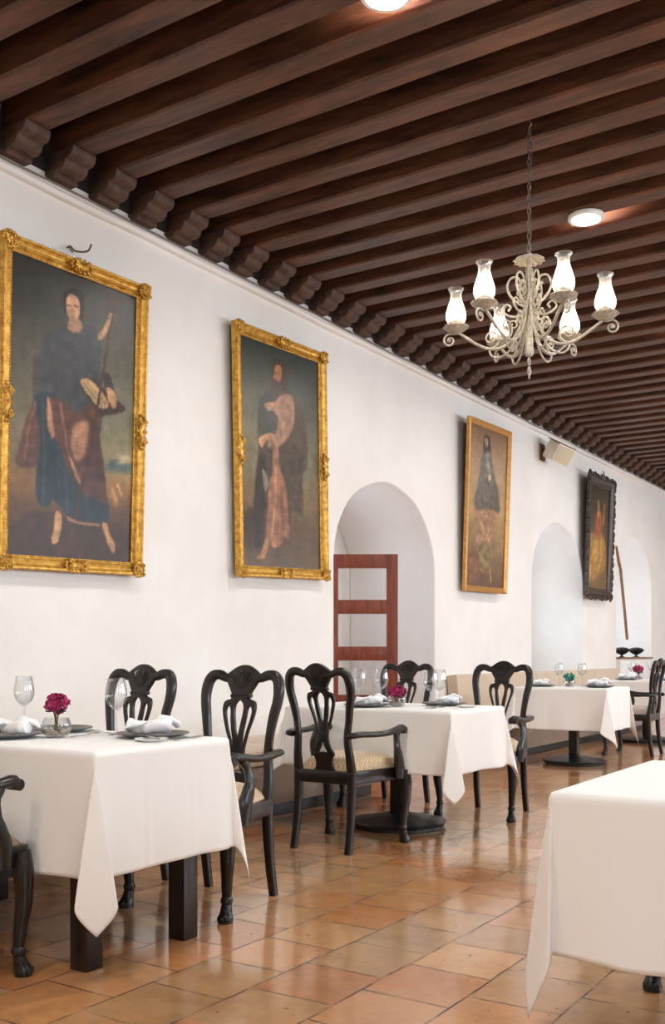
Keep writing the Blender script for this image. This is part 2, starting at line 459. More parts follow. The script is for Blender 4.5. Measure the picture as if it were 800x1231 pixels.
def corbel_mesh():
    # profile in (x,z) then width in y
    pr=[(-.04,.004),(-.04,-.135),(.075,-.135),(.085,-.125),(.085,-.108),(.10,-.105),(.125,-.108),(.15,-.098),(.168,-.078),(.172,-.062),(.182,-.055),(.205,-.054),(.226,-.04),(.236,-.02),(.238,.004)]
    v,f=loops_mesh([[(p[0],p[1]) for p in pr]],BW/2+.012,.008,1)
    m=MB().add([(p.x,p.z,p.y) for p in v],f)
    me=m.mesh('corbel',40); me.materials.append(M_corbel); return me
bms=[beam_mesh(i) for i in range(5)]; cm=corbel_mesh()
k0=int((Y0-YB)/PITCH)+1; k1=int((Y1-YB)/PITCH)
for k in range(k0,k1+1):
    y=YB+k*PITCH
    o=bpy.data.objects.new('ceiling_beam',bms[k%5]); C.objects.link(o); o.location=(0,y,ZB)
    lab='dark brown wooden ceiling beam running across the room from the painted wall'
    if abs(y-5.085)<.05: lab='brown ceiling beam from which the chandelier chain hangs'
    elif k==-2: lab='brown ceiling beam with the blue cable strung beside it'
    tag(o,lab,'beam','ceiling beams')
    c=bpy.data.objects.new('corbel',cm); C.objects.link(c); c.parent=o; c.location=(0,0,0)
m=MB(); pts=[]
for i in range(40):
    x=.25+i*.13; pts.append((x,3.40+BW/2+.012,4.02+.006*noise.noise(Vector((x*3,0,0)))))
m.tube(pts,.0045,5); m2=m.build('ceiling_cable',M_cable); tag(m2,'thin blue cable strung between two beams at upper left','cable')

# downlights
def downlight(x,y,lab):
    t=thing('downlight',lab,'ceiling light',(x,y,ZB-.028),0,'round ceiling downlights')
    return t
dl=downlight(2.37,6.48,'round lit downlight under the beams, just right of the chandelier chain')
MB().lathe([(.092,.012),(.0925,-.001),(.112,0),(.118,.006),(.118,.024),(.112,.0285),(.092,.0285)],32,closed=True).build('housing',M_white,dl)
MB().lathe([(.0001,.002),(.091,.002),(.092,.008),(.0001,.008)],32).build('lens',M_down,dl)
dup(dl,(2.40,3.80,ZB-.028),label='round lit downlight at the top edge of the picture')
for (x,y) in ((2.4,1.1),(2.4,-1.4),(2.4,9.2),(2.4,12),(2.4,14.8),(4.75,.2),(4.75,4.2),(4.75,8.2),(4.75,12.2),(4.75,16.2)):
    dup(dl,(x,y,ZB-.028),label='round lit downlight in the row beyond the picture edge')

# ------------------------------------------------------------------ paintings
def homog(src,dst):
    A=[];B=[]
    for (x,y),(u,v_) in zip(src,dst):
        A.append([x,y,1,0,0,0,-u*x,-u*y]);B.append(u)
        A.append([0,0,0,x,y,1,-v_*x,-v_*y]);B.append(v_)
    h=np.linalg.solve(np.array(A,float),np.array(B,float)); return np.append(h,1).reshape(3,3)
def canvas(name,W,H,corners,bg,shapes,parent,z,mat):
    """soft-edged painted figure stored as vertex colour on a fine grid"""
    nx=int(W/.0075); ny=int(H/.0075)
    S,T=np.meshgrid(np.linspace(0,1,nx+1),np.linspace(0,1,ny+1)); 
    Hm=homog(corners,[(0,1),(1,1),(1,0),(0,0)])
    asp=np.array([W,H])
    col=np.zeros(S.shape+(3,))
    ts=[b_[0] for b_ in bg]
    for c in range(3):
        L=np.interp(T,ts,[b_[1][c] for b_ in bg]); Rr=np.interp(T,ts,[b_[2][c] for b_ in bg])
        col[...,c]=L*(1-S)+Rr*S
    rs=np.random.RandomState(5)
    def sm(a,n):
        k=np.ones(n)/n
        a=np.apply_along_axis(lambda q:np.convolve(q,k,'same'),0,a); return np.apply_along_axis(lambda q:np.convolve(q,k,'same'),1,a)
    nz=sm(rs.randn(*S.shape),19); nz/=nz.std()+1e-9
    nz2=sm(rs.randn(*S.shape),7); nz2/=nz2.std()+1e-9
    px=S*W; py=T*H
    wx=px+nz*.004; wy=py+nz2*.003
    for sh in shapes:
        kind,pts,cc,soft=sh[:4]
        P=[]
        for (x,y) in pts:
            q=Hm@np.array([x,y,1.]); P.append((q[0]/q[2]*W,q[1]/q[2]*H))
        if kind=='line':
            wd=sh[4]; d=np.full(S.shape,9.)
            for a,b in zip(P[:-1],P[1:]):
                a=np.array(a);b=np.array(b);e=b-a;L2=(e**2).sum()+1e-12
                t=np.clip(((wx-a[0])*e[0]+(wy-a[1])*e[1])/L2,0,1)
                d=np.minimum(d,np.hypot(wx-a[0]-t*e[0],wy-a[1]-t*e[1]))
            sd=d-wd
        else:
            if kind=='ell':
                (cx,cy),(ex,ey)=P; (rx,ry)=(abs(ex-cx),abs(ey-cy))
                q=np.hypot((wx-cx)/rx,(wy-cy)/ry); sd=(q-1)*min(rx,ry)
            else:
                if kind=='poly': 
                    Q=catmull([(p[0],p[1],0) for p in P],4,True); P=[(q.x,q.y) for q in Q]
                d=np.full(S.shape,9.); ins=np.zeros(S.shape,bool)
                n=len(P)
                for i in range(n):
                    a=np.array(P[i]);b=np.array(P[(i+1)%n]);e=b-a;L2=(e**2).sum()+1e-12
                    t=np.clip(((wx-a[0])*e[0]+(wy-a[1])*e[1])/L2,0,1)
                    d=np.minimum(d,np.hypot(wx-a[0]-t*e[0],wy-a[1]-t*e[1]))
                    cond=((a[1]>wy)!=(b[1]>wy))&(wx<(b[0]-a[0])*(wy-a[1])/(b[1]-a[1]+1e-12)+a[0])
                    ins^=cond
                sd=np.where(ins,-d,d)
        al=1/(1+np.exp(np.clip(sd/(soft*.24),-30,30)))
        op=sh[5] if len(sh)>5 else 1.
        al=al*op
        c2=np.array(cc,float)[None,None,:]*(1+.05*nz2[...,None])
        col=col*(1-al[...,None])+c2*al[...,None]
    col*=(1+.035*nz[...,None]+.03*nz2[...,None])
    gr=col.mean(-1,keepdims=True); col=(gr+(col-gr)*1.1)*np.array([1.0,.94,.86])*.95
    col=np.clip(col/255,0,1)
    lin=np.where(col<=.04045,col/12.92,((col+.055)/1.055)**2.4)
    bend=.004*np.sin(S*PI)*np.sin(T*PI)
    vs=np.stack([(S-.5)*W,T*H,bend+z],-1).reshape(-1,3)
    fs=[]
    for j in range(ny):
        for i in range(nx):
            a=j*(nx+1)+i; fs.append((a,a+1,a+nx+2,a+nx+1))
    me=bpy.data.meshes.new(name); me.from_pydata(vs.tolist(),[],fs); me.shade_smooth()
    at=me.color_attributes.new('paint','FLOAT_COLOR','POINT')
    at.data.foreach_set('color',np.concatenate([lin.reshape(-1,3),np.ones((lin.shape[0]*lin.shape[1],1))],1).ravel())
    me.materials.append(mat); o=bpy.data.objects.new(name,me); C.objects.link(o); o.parent=parent; return o
def paint_mat():
    m,nt,b=newmat('varnished oil paint')
    a=nt.nodes.new('ShaderNodeAttribute'); a.attribute_name='paint'
    v=coords(nt)
    st=ntex(nt,v,22,5,.6,.6)
    col=mix(nt,.5,a.outputs['Color'],ramp(nt,st,[(.3,(.46,.46,.46,1)),(.7,(.54,.54,.54,1))]),'OVERLAY')
    nt.links.new(col,b.inputs['Base Color']); b.inputs['Roughness'].default_value=.33; b.inputs['Specular IOR Level'].default_value=.35
    vx=coords(nt,'Object',(2,1,1)); w1=ntex(nt,vx,150,2,.5)
    w=nt.nodes.new('ShaderNodeTexWave'); w.bands_direction='Y'; w.inputs['Scale'].default_value=28; w.inputs['Distortion'].default_value=4; nt.links.new(v,w.inputs['Vector'])
    bump(nt,b,w1,.05,.001); return m
M_paint=paint_mat()

def frame_ring(m,W,H,prof,y0=0):
    """sweep profile [(outward,height)] around the opening W x H (bottom centre origin), mitred"""
    n=len(prof); v=[];f=[]
    cs=[(-W/2,0,-1,-1),(W/2,0,1,-1),(W/2,H,1,1),(-W/2,H,-1,1)]
    for (x,y,sx,sy) in cs:
        for (o,h) in prof: v.append((x+sx*o,y+sy*o,h))
    for i in range(4):
        j=(i+1)%4
        for k in range(n):
            l=(k+1)%n; f.append((i*n+k,j*n+k,j*n+l,i*n+l))
    m.add(v,f)
def painting(name,label,Yc,z0,W,H,fw,lean,roll,X0,canv,mat,kind='gilt',yaw=0):
    t=thing(name,label,'painting',(X0,Yc,z0))
    # local x->Y, local y->Z, local z->X ; lean forward about bottom; roll in plane
    base=Matrix(((0,0,1),(1,0,0),(0,1,0)))
    rot=Matrix.Rotation(R(yaw),3,'Z')@base@Matrix.Rotation(R(lean),3,'X')@Matrix.Rotation(R(roll),3,'Z')
    t.rotation_euler=rot.to_euler()
    w,h=W-2*fw,H-2*fw
    # children use opening-based coords shifted up by fw
    def sh(o): o.location=(0,fw,0); return o
    m=MB()
    if kind=='gilt': prof=[(0,0.0),(0,.018),(.006,.022),(fw*.2,.022),(fw*.28,.032),(fw*.5,.026),(fw*.62,.030),(fw*.8,.05),(fw*.93,.05),(fw,.04),(fw,0)]
    elif kind=='plain': prof=[(0,0),(0,.02),(fw*.15,.026),(fw*.3,.02),(fw*.6,.03),(fw*.85,.042),(fw,.036),(fw,0)]
    else: prof=[(0,0),(0,.02),(fw*.12,.03),(fw*.3,.024),(fw*.55,.05),(fw*.8,.06),(fw,.03),(fw,0)]
    frame_ring(m,w,h,prof)
    if kind=='gilt':
        per=[((-w/2,0),(w/2,0)),((w/2,0),(w/2,h)),((w/2,h),(-w/2,h)),((-w/2,h),(-w/2,0))]
        for off,r,hh,st in ((.008,.0065,.024,.017),(fw*.95,.0085,.042,.022)):
            cs=[(-w/2-off,-off),(w/2+off,-off),(w/2+off,h+off),(-w/2-off,h+off)]
            for i in range(4):
                a=Vector(cs[i]);b=Vector(cs[(i+1)%4]);L=(b-a).length;n=int(L/st)
                for k in range(n):
                    p=a+(b-a)*((k+.5)/n); dr=(b-a).normalized(); rot_=Matrix.Rotation(math.atan2(dr.y,dr.x)+.6,3,'Z')
                    m.ball((p.x,p.y,hh),r,1,(1.15,.6,.8),rot=rot_)
    fr=sh(m.build('frame',mat,t,35))
    if kind=='gilt':
        # carved cartouches: four corners and four side centres
        def cart(cx,cy,lx,ly,seed):
            g=MB(); rn=random.Random(seed)
            g.ball((cx,cy,.045),1,2,(lx*.62,ly*.62,.018))
            for k in range(14):
                a=2*PI*k/14; g.ball((cx+lx*.8*math.cos(a),cy+ly*.8*math.sin(a),.046),min(lx,ly)*.3,1,(1,1,.7))
            for sx in (-1,1):
                for sy in (-1,1):
                    pts=[]
                    for q in range(14):
                        rr=(1-q/14)*min(lx,ly)*.42; a=q*.62
                        pts.append((cx+sx*(lx*.45+rr*math.cos(a)),cy+sy*(ly*.45+rr*math.sin(a)),.058))
                    g.tube(pts,.0055,5)
            g.ball((cx,cy,.062),min(lx,ly)*.3,1,(1,1,.7))
            sh(g.build('ornament',mat,t,50))
        o=fw*.55
        for i,(sx,sy) in enumerate(((-1,0),(1,0),(1,1),(-1,1))):
            cart(sx*(w/2+o),(-o if sy==0 else h+o),fw*.62,fw*.62,i)
        for i,(cx,cy,lx,ly) in enumerate(((0,-o,fw*1.25,fw*.55),(0,h+o,fw*1.25,fw*.55),(-w/2-o,h/2,fw*.55,fw*1.6),(w/2+o,h/2,fw*.55,fw*1.6))):
            cart(cx,cy,lx,ly,i+9)
    if kind=='carved':
        g=MB(); rn=random.Random(3)
        cs=[(-w/2,0),(w/2,0),(w/2,h),(-w/2,h)]
        cen=[(-1,-1),(1,-1),(1,1),(-1,1)]
        oo=fw*.92
        P=[(-w/2-oo,-oo),(w/2+oo,-oo),(w/2+oo,h+oo),(-w/2-oo,h+oo)]
        nrm=[(0,-1),(1,0),(0,1),(-1,0)]
        for i in range(4):
            a=Vector(P[i]);b=Vector(P[(i+1)%4]);L=(b-a).length;n=max(int(L/.085),3)
            dr=(b-a).normalized(); nn=Vector(nrm[i])
            for k in range(n+1):
                p=a+(b-a)*(k/n); s_=1 if k%2 else -1
                pts=[]
                for q in range(15):
                    rr=(1-q/17)*.058*(.75+.5*((k*7+i*3)%5)/4); an=q*.5
                    dd=dr*s_*math.cos(an)*rr+nn*math.sin(an)*rr
                    pts.append((p.x+dd.x,p.y+dd.y,.035+.012*math.sin(q*.5)))
                g.tube(pts,[.016,.012,.008],6)
                g.ball((p.x-nn.x*.015,p.y-nn.y*.015,.04),.017,1,(1,1,.8))
        # crest leaves at the top centre and bottom fringe
        for dx,l,a in ((0,.13,0),(-.05,.09,.5),(.05,.09,-.5),(-.1,.06,.9),(.1,.06,-.9)):
            pts=[(dx*.6+math.sin(-a)*l*q/6,h+oo+math.cos(a)*l*q/6,.035+.02*math.sin(q/6*PI)) for q in range(7)]
            g.tube(pts,[.012,.022,.016,.006],6,ell=(1,.5))
        for q in range(9):
            x=-w/2+(w)*q/8; g.ball((x,-oo-.02-.02*(q%2),.035),.022,1,(1,1.3,.7))
        sh(g.build('ornament',mat,t,50))
    m=MB(); m.box((0,h/2,-.006),(w+fw,h+fw,.012)); sh(m.build('backing_board',M_canvasback,t,0))
    cv=canvas('canvas',w,h,*canv,t,.008,M_paint); sh(cv)
    return t

def off(fx,fy,s,pts): return [(fx+x/s,fy+y/s) for x,y in pts]
# 1: apostle with book and cross staff
c1=[(22.5,295),(172.5,356),(166,676),(12.5,664)]
bg1=[(0,(66,44,33),(58,38,28)),(.12,(78,54,40),(66,44,32)),(.18,(104,76,50),(92,66,44)),(.26,(132,102,66),(138,106,66)),(.34,(122,112,88),(150,138,108)),(.46,(112,110,96),(138,140,122)),(.62,(86,88,82),(112,114,104)),(.8,(62,66,64),(86,88,84)),(1,(40,43,44),(58,60,60))]
s1=[('poly',[(12,640),(40,618),(75,612),(110,625),(168,640),(168,690),(10,690)],(62,40,30),.05),
 ('poly',[(132,560),(150,548),(168,556),(168,566),(145,564)],(84,102,106),.03),
 ('poly',[(146,546),(156,541),(168,545),(168,553),(150,553)],(166,160,138),.03),
 ('poly',[(140,590),(150,580),(160,583),(160,600),(146,606)],(150,118,80),.04),
 ('line',[(144,584),(148,598)],(196,156,116),.01,.008),('line',[(152,580),(155,594)],(206,170,130),.01,.008),
 ('poly',[(78,392),(60,402),(48,430),(47,470),(30,528),(25,548),(31,557),(47,557),(60,540),(75,480)],(92,66,62),.012),
 ('poly',[(84,386),(112,384),(128,398),(130,440),(132,480),(128,520),(100,540),(70,540),(52,500),(48,450),(58,404)],(60,66,76),.018),
 ('poly',[(50,470),(56,520),(50,560),(52,598),(62,606),(69,604),(72,598),(88,614),(100,622),(137,626),(138,600),(126,560),(100,530),(82,500),(76,470)],(34,50,62),.012),
 ('line',[(60,480),(60,600)],(56,76,90),.02,.006),('line',[(86,560),(90,612)],(52,70,84),.02,.006),('line',[(112,590),(114,622)],(50,66,80),.02,.005),('line',[(74,540),(76,596)],(24,38,48),.02,.008),
 ('poly',[(68,474),(66,510),(78,528),(92,566),(112,592),(128,600),(137,602),(134,560),(128,520),(130,484),(118,480),(100,492),(88,480)],(82,55,50),.012),
 ('poly',[(66,474),(70,478),(74,518),(67,514)],(156,122,104),.01),('line',[(82,480),(90,540),(104,572)],(132,98,84),.012,.007),('line',[(36,545),(44,500),(50,478)],(134,104,94),.015,.006),
 ('poly',[(97,508),(108,501),(115,506),(112,530),(108,546),(99,550),(95,536)],(158,124,104),.02),
 ('line',[(93,548),(100,570),(104,576)],(188,154,132),.01,.006),
 ('ell',[(97.5,362),(108,362)],(26,22,22),.02),
 ('poly',[(86,350),(92,343),(103,343),(110,352),(110,372),(105,384),(88,372)],(30,25,25),.012),
 ('poly',[(89,355),(95,350),(103,354),(106,364),(104,376),(98,383),(92,378),(89,368)],(186,152,128),.008),
 ('poly',[(92,380),(104,378),(108,390),(98,396),(90,390)],(158,128,108),.012),
 ('line',[(90,362),(94,362)],(60,42,36),.005,.004),('line',[(99,363),(103,364)],(60,42,36),.005,.004),('line',[(96,364),(95,371),(97,372)],(140,104,84),.005,.003),('line',[(94,376),(99,377)],(130,76,66),.005,.003),
 ('poly',[(116,392),(128,396),(136,390),(134,402),(128,412),(118,408)],(72,78,86),.012),
 ('line',[(129,401),(137,394),(141,384)],(182,150,126),.01,.02),('ell',[(143,379),(147,379)],(190,156,130),.008),('line',[(142,375),(147,376)],(196,162,136),.006,.007),
 ('poly',[(103,455),(118,450),(140,470),(158,484),(158,490),(134,496),(127,492)],(58,42,38),.008),
 ('poly',[(104,455),(118,452),(140,481),(128,486)],(176,156,124),.006),
 ('line',[(108,454),(130,484)],(110,92,74),.005,.003),('line',[(113,453),(136,482)],(110,92,74),.005,.003),
 ('poly',[(132,446),(142,448),(147,466),(138,468)],(58,56,60),.012),
 ('poly',[(138,462),(146,466),(150,478),(147,488),(143,484),(139,474)],(192,156,128),.007),
 ('line',[(152,351),(140,400),(120,520),(93,648)],(70,48,38),.005,.009),('line',[(137,361),(165,362)],(74,52,42),.006,.009),
 ('poly',[(75,612),(82,616),(81,630),(78,648),(72,652),(69,646),(72,632)],(190,156,118),.01),
 ('poly',[(132,627),(138,628),(142,642),(148,654),(147,663),(141,660),(136,644)],(184,150,112),.01),
 ('line',[(90,620),(100,626),(128,630)],(168,130,110),.008,.007)]
painting('painting','largest gilt-framed painting: barefoot robed man with open book and thin cross staff',4.144,1.55,1.112,1.807,.08,3.17,1.42,.04,(c1,bg1,s1),M_gold)
# 2
c2=off(270,370,3.62,[(103,108),(425,230),(443,1145),(112,1120)])
q=lambda p:off(270,370,3.62,p)
bg2=[(0,(100,82,62),(92,76,58)),(.1,(96,80,62),(88,74,58)),(.2,(92,78,60),(96,84,68)),(.3,(124,104,76),(116,102,82)),(.45,(130,126,104),(112,112,98)),(.62,(124,124,106),(98,100,90)),(.8,(92,98,90),(66,72,68)),(1,(52,62,62),(42,50,50))]
s2=[('poly',q([(112,900),(160,870),(170,1030),(112,1030)]),(66,52,40),.04),
 ('poly',q([(240,225),(285,225),(303,290),(300,345),(345,400),(378,500),(390,620),(384,690),(368,700),(372,860),(360,900),(320,880),(300,1000),(262,1010),(230,900),(210,1000),(180,1036),(158,1020),(168,800),(180,620),(176,450),(188,390),(230,340)]),(78,68,58),.02),
 ('poly',q([(186,380),(215,360),(245,372),(250,420),(240,520),(190,540),(178,470)]),(58,60,56),.015),
 ('poly',q([(160,800),(180,640),(208,640),(206,800),(200,1010),(160,1030)]),(52,44,38),.02),
 ('poly',q([(270,372),(300,362),(326,385),(332,450),(318,520),(300,560),(268,590),(238,600),(214,590),(222,560),(250,530),(262,470),(240,440),(215,430),(240,404)]),(158,128,114),.014),
 ('poly',q([(236,600),(262,600),(268,680),(296,780),(310,1000),(288,1012),(262,1036),(232,1030),(226,1005),(212,1000),(218,820),(226,740),(240,700)]),(150,112,94),.014),
 ('line',q([(252,680),(246,860),(236,990)]),(182,146,122),.02,.012),('line',q([(274,760),(284,960)]),(118,86,72),.02,.01),
 ('poly',q([(196,690),(214,720),(222,760),(206,790)]),(140,142,132),.012),
 ('poly',q([(300,560),(375,640),(372,700),(300,720),(270,640)]),(70,62,54),.03),
 ('poly',q([(244,222),(276,218),(300,250),(302,330),(280,352),(250,340)]),(56,42,34),.014),
 ('poly',q([(248,246),(268,238),(280,262),(276,300),(258,312),(244,292)]),(166,124,98),.01),
 ('poly',q([(238,300),(262,306),(276,330),(268,366),(246,376),(234,350)]),(62,54,46),.012),
 ('line',q([(250,272),(258,273)]),(60,42,34),.006,.005),
 ('poly',q([(206,402),(240,396),(268,402),(262,418),(230,426),(208,420)]),(180,142,114),.01),
 ('poly',q([(184,548),(210,532),(240,534),(244,556),(214,566),(196,592),(184,578)]),(184,148,118),.01),
 ('poly',q([(208,1000),(222,1012),(216,1050),(206,1086),(180,1094),(170,1084),(190,1062)]),(176,134,100),.012),
 ('poly',q([(232,1010),(262,1014),(262,1034),(240,1036)]),(160,122,94),.012)]
painting('painting','tall gilt-framed painting of a bearded cloaked man, left of the first arch',6.28,1.647,1.168,1.825,.08,.544,2.14,.04,(c2,bg2,s2),M_gold)
# 3
c3=off(550,490,5.35,[(108,110),(325,205),(335,1165),(105,1150)])
q=lambda p:off(550,490,5.35,p)
bg3=[(0,(104,78,58),(100,78,60)),(.12,(118,90,66),(120,98,74)),(.28,(140,116,88),(156,134,102)),(.5,(172,150,120),(176,154,122)),(.7,(176,152,122),(172,150,120)),(.88,(150,122,92),(150,126,96)),(1,(112,92,70),(126,102,78))]
s3=[('poly',q([(110,960),(180,900),(200,1000),(160,1080),(110,1090)]),(124,90,68),.06),
 ('poly',q([(160,640),(258,650),(262,760),(248,890),(170,880),(158,760)]),(166,136,112),.04),
 ('poly',q([(170,880),(262,880),(268,1010),(240,1060),(190,1010)]),(130,116,84),.05),
 ('poly',q([(190,205),(206,180),(226,196),(232,260),(240,330),(264,450),(286,560),(302,650),(286,674),(252,650),(206,650),(150,640),(148,540),(168,440),(174,330),(186,290)]),(102,98,94),.03),
 ('poly',q([(196,196),(216,192),(228,240),(224,300),(194,300),(188,240)]),(54,46,42),.014),
 ('poly',q([(196,212),(210,210),(216,232),(210,258),(200,256),(195,236)]),(184,158,134),.01),
 ('poly',q([(200,300),(224,296),(232,370),(216,400)]),(128,128,126),.02),
 ('poly',q([(222,440),(238,430),(240,456),(226,466)]),(186,160,134),.01),
 ('line',q([(252,1050),(262,1120)]),(206,182,146),.014,.012),('line',q([(196,1040),(212,1056)]),(180,150,116),.014,.012)]
painting('painting','plain gold-framed painting of a standing woman, leaning out from wall between arches',9.92,1.719,1.026,1.791,.06,2.28,.74,.06,(c3,bg3,s3),M_gold2,'plain',-1.24)
# 4
c4=off(650,520,5.6,[(355,350),(480,405),(490,1065),(365,1040)])
q=lambda p:off(650,520,5.6,p)
bg4=[(0,(112,90,50),(108,86,50)),(.1,(122,98,54),(116,92,52)),(.4,(96,76,44),(92,74,46)),(.7,(66,54,40),(70,60,42)),(1,(54,56,48),(60,60,50))]
s4=[('poly',q([(370,700),(400,680),(440,690),(470,760),(474,920),(440,960),(380,1000),(368,900)]),(156,122,62),.06),
 ('poly',q([(400,560),(430,540),(440,620),(432,700),(404,700)]),(150,84,50),.04),
 ('line',q([(412,480),(418,560)]),(176,140,90),.03,.03),('line',q([(452,500),(450,620)]),(160,128,76),.03,.03),
 ('poly',q([(392,740),(420,720),(428,800),(410,880),(384,860)]),(186,152,84),.05),
 ('line',q([(440,740),(446,860),(430,930)]),(196,166,100),.03,.035),('line',q([(380,900),(378,980)]),(196,160,88),.03,.03)]
painting('painting','small dark painting in a black carved scrolled frame, between second and third arches',13.60,1.855,1.02,1.60,.10,2.23,.83,.06,(c4,bg4,s4),M_darkframe,'carved')
# hook over painting 1
m=MB(); m.tube(catmull([(.0,4.15,3.485),(.03,4.15,3.485),(.05,4.16,3.460),(.08,4.19,3.455),(.10,4.225,3.470),(.11,4.24,3.510)],5),.006,6)
m.tube(catmull([(.03,4.15,3.485),(.05,4.13,3.455),(.08,4.12,3.430)],4),.005,6)
tag(m.build('wall_hook',M_hook),'small bent iron hook above the top edge of the largest painting','hook')

# speaker
sp=thing('wall_speaker','cream boxy loudspeaker tilted down high on the wall right of third painting','speaker',(.22,11.74,3.50))
mb=MB(); Mx=Matrix.Rotation(R(28),4,'Y')@Matrix.Rotation(R(-20),4,'Z')
mb.bbox((0,0,0),(.19,.31,.22),.02,Mx); mb.build('cabinet',M_speaker,sp)
MB().bbox((.096,0,0),(.012,.27,.18),.004,Mx).build('grille',M_grille,sp)
MB().bbox((-.14,0,.03),(.2,.05,.08),.005).bbox((-.21,0,.03),(.02,.14,.2),.003).build('bracket',M_bracket,sp)
MB().bbox((-.01,0,.116),(.20,.32,.012),.004,Mx).build('top_panel',M_bracket,sp)

# door leaf standing open inside the first arch
def door_leaf():
    d=MB(); L=.66; Ht=1.99; t=.045
    rails=[1.99-.13/2, 1.99-.13-.295-.065, 1.99-.13-.295-.13-.305-.065]
    st=.105
    d.bbox((st/2,0,Ht/2),(st,t,Ht),.005); d.bbox((L-st/2,0,Ht/2),(st,t,Ht),.005)
    d.bbox((L/2,0,rails[0]),(L-2*st+.002,t*.92,.13),.004)
    d.bbox((L/2,0,rails[1]),(L-2*st+.002,t*.92,.13),.004)
    d.bbox((L/2,0,rails[2]),(L-2*st+.002,t*.92,.13),.004)
    d.bbox((L/2,0,.60),(L-2*st+.002,t*.92,.16),.004)
    d.bbox((L/2,0,.10),(L-2*st+.002,t*.92,.2),.004)
    o=d.build('door_1',M_door); struct(o)
    o.location=(-.575,7.83,0); o.rotation_euler=(0,0,R(32))
    MB().bbox((L/2,0,.35),(L-2*st,t*.5,.34),.004).build('door_panel',M_door,o)
    g=MB()
    for z0,z1 in ((1.565,1.86),(1.13,1.435),(.68,1.0)): g.box((L/2,0,(z0+z1)/2),(L-2*st,.004,z1-z0))
    g.build('door_glass',M_glass,o,0)
    MB().bbox((-.018,.0,1.0),(.05,.06,2.05),.004).build('hinge_post',M_tleg,o)
door_leaf()

# wooden pole in arch three
m=MB(); m.tube([(.006,14.66,2.64),(.03,14.80,2.3),(.06,14.90,1.7),(.09,14.93,1.27)],.018,8,ell=(1.1,.8),sq=True)
tag(m.build('wooden_pole',M_rail),'slim brown wooden pole leaning at the left side of the third arch','pole')
# sideboard in the third arch with black bowls
sb=thing('sideboard','low white sideboard with a thin wooden top in the third arch','sideboard',(-.13,15.63,0))
MB().bbox((0,0,.49),(.32,1.66,.98),.008).build('cabinet_body',M_wall,sb)
MB().bbox((.0,0,.992),(.36,1.70,.024),.005).build('wooden_top',M_rail,sb)
for s_ in (-1,1): MB().bbox((.165,s_*.4,.5),(.015,.74,.84),.004).build('door_panel',M_white,sb)
bp=[(.045,0),(.05,.006),(.018,.02),(.016,.035),(.07,.06),(.115,.095),(.12,.115),(.10,.135),(.05,.15),(.0001,.156)]
b1=MB().lathe(bp,28).build('black_bowl',M_bowl,loc=(-.09,16.0,1.004)); tag(b1,'black footed bowl in the middle of the white sideboard top','bowl','black bowls on the sideboard')
b2=dup(b1,(-.09,15.25,1.004)); b2['label']='black bowl at the left end of the sideboard, half hidden by the wall edge'

# ------------------------------------------------------------------ bench
def bench(y0,y1,back,label,X=.72):
    L=y1-y0
    t=thing('wall_bench',label,'bench',(0.002,(y0+y1)/2,0))
    MB().bbox((X/2-.02,0,.043),(X-.04,L-.02,.086),.004).build('plinth',M_plinth,t)
    MB().bbox((X/2,0,.216),(X,L,.262),.01).build('base_panel',M_benchb,t)
    n=max(int(L/.9),1); w=L/n
    for i in range(n):
        MB().bbox((X/2+.005,-L/2+w*(i+.5),.40),(X+.02,w-.008,.105),.03).build('seat_cushion',M_bench,t)
    if back:
        Mx=Matrix.Translation((.09,0,.455))@Matrix.Rotation(R(7),4,'Y').inverted()
        for i in range(n):
            m=MB(); m.bbox((0.02,-L/2+w*(i+.5),.195),(.12,w-.004,.40),.02,Mx); m.build('back_cushion',M_bench,t)
    return t
bench(.3,6.55,False,'long low upholstered wall bench with dark plinth behind the nearest tables')
bench(9.13,14.4,True,'beige upholstered wall bench with backrest behind the table with teal flowers',.62)

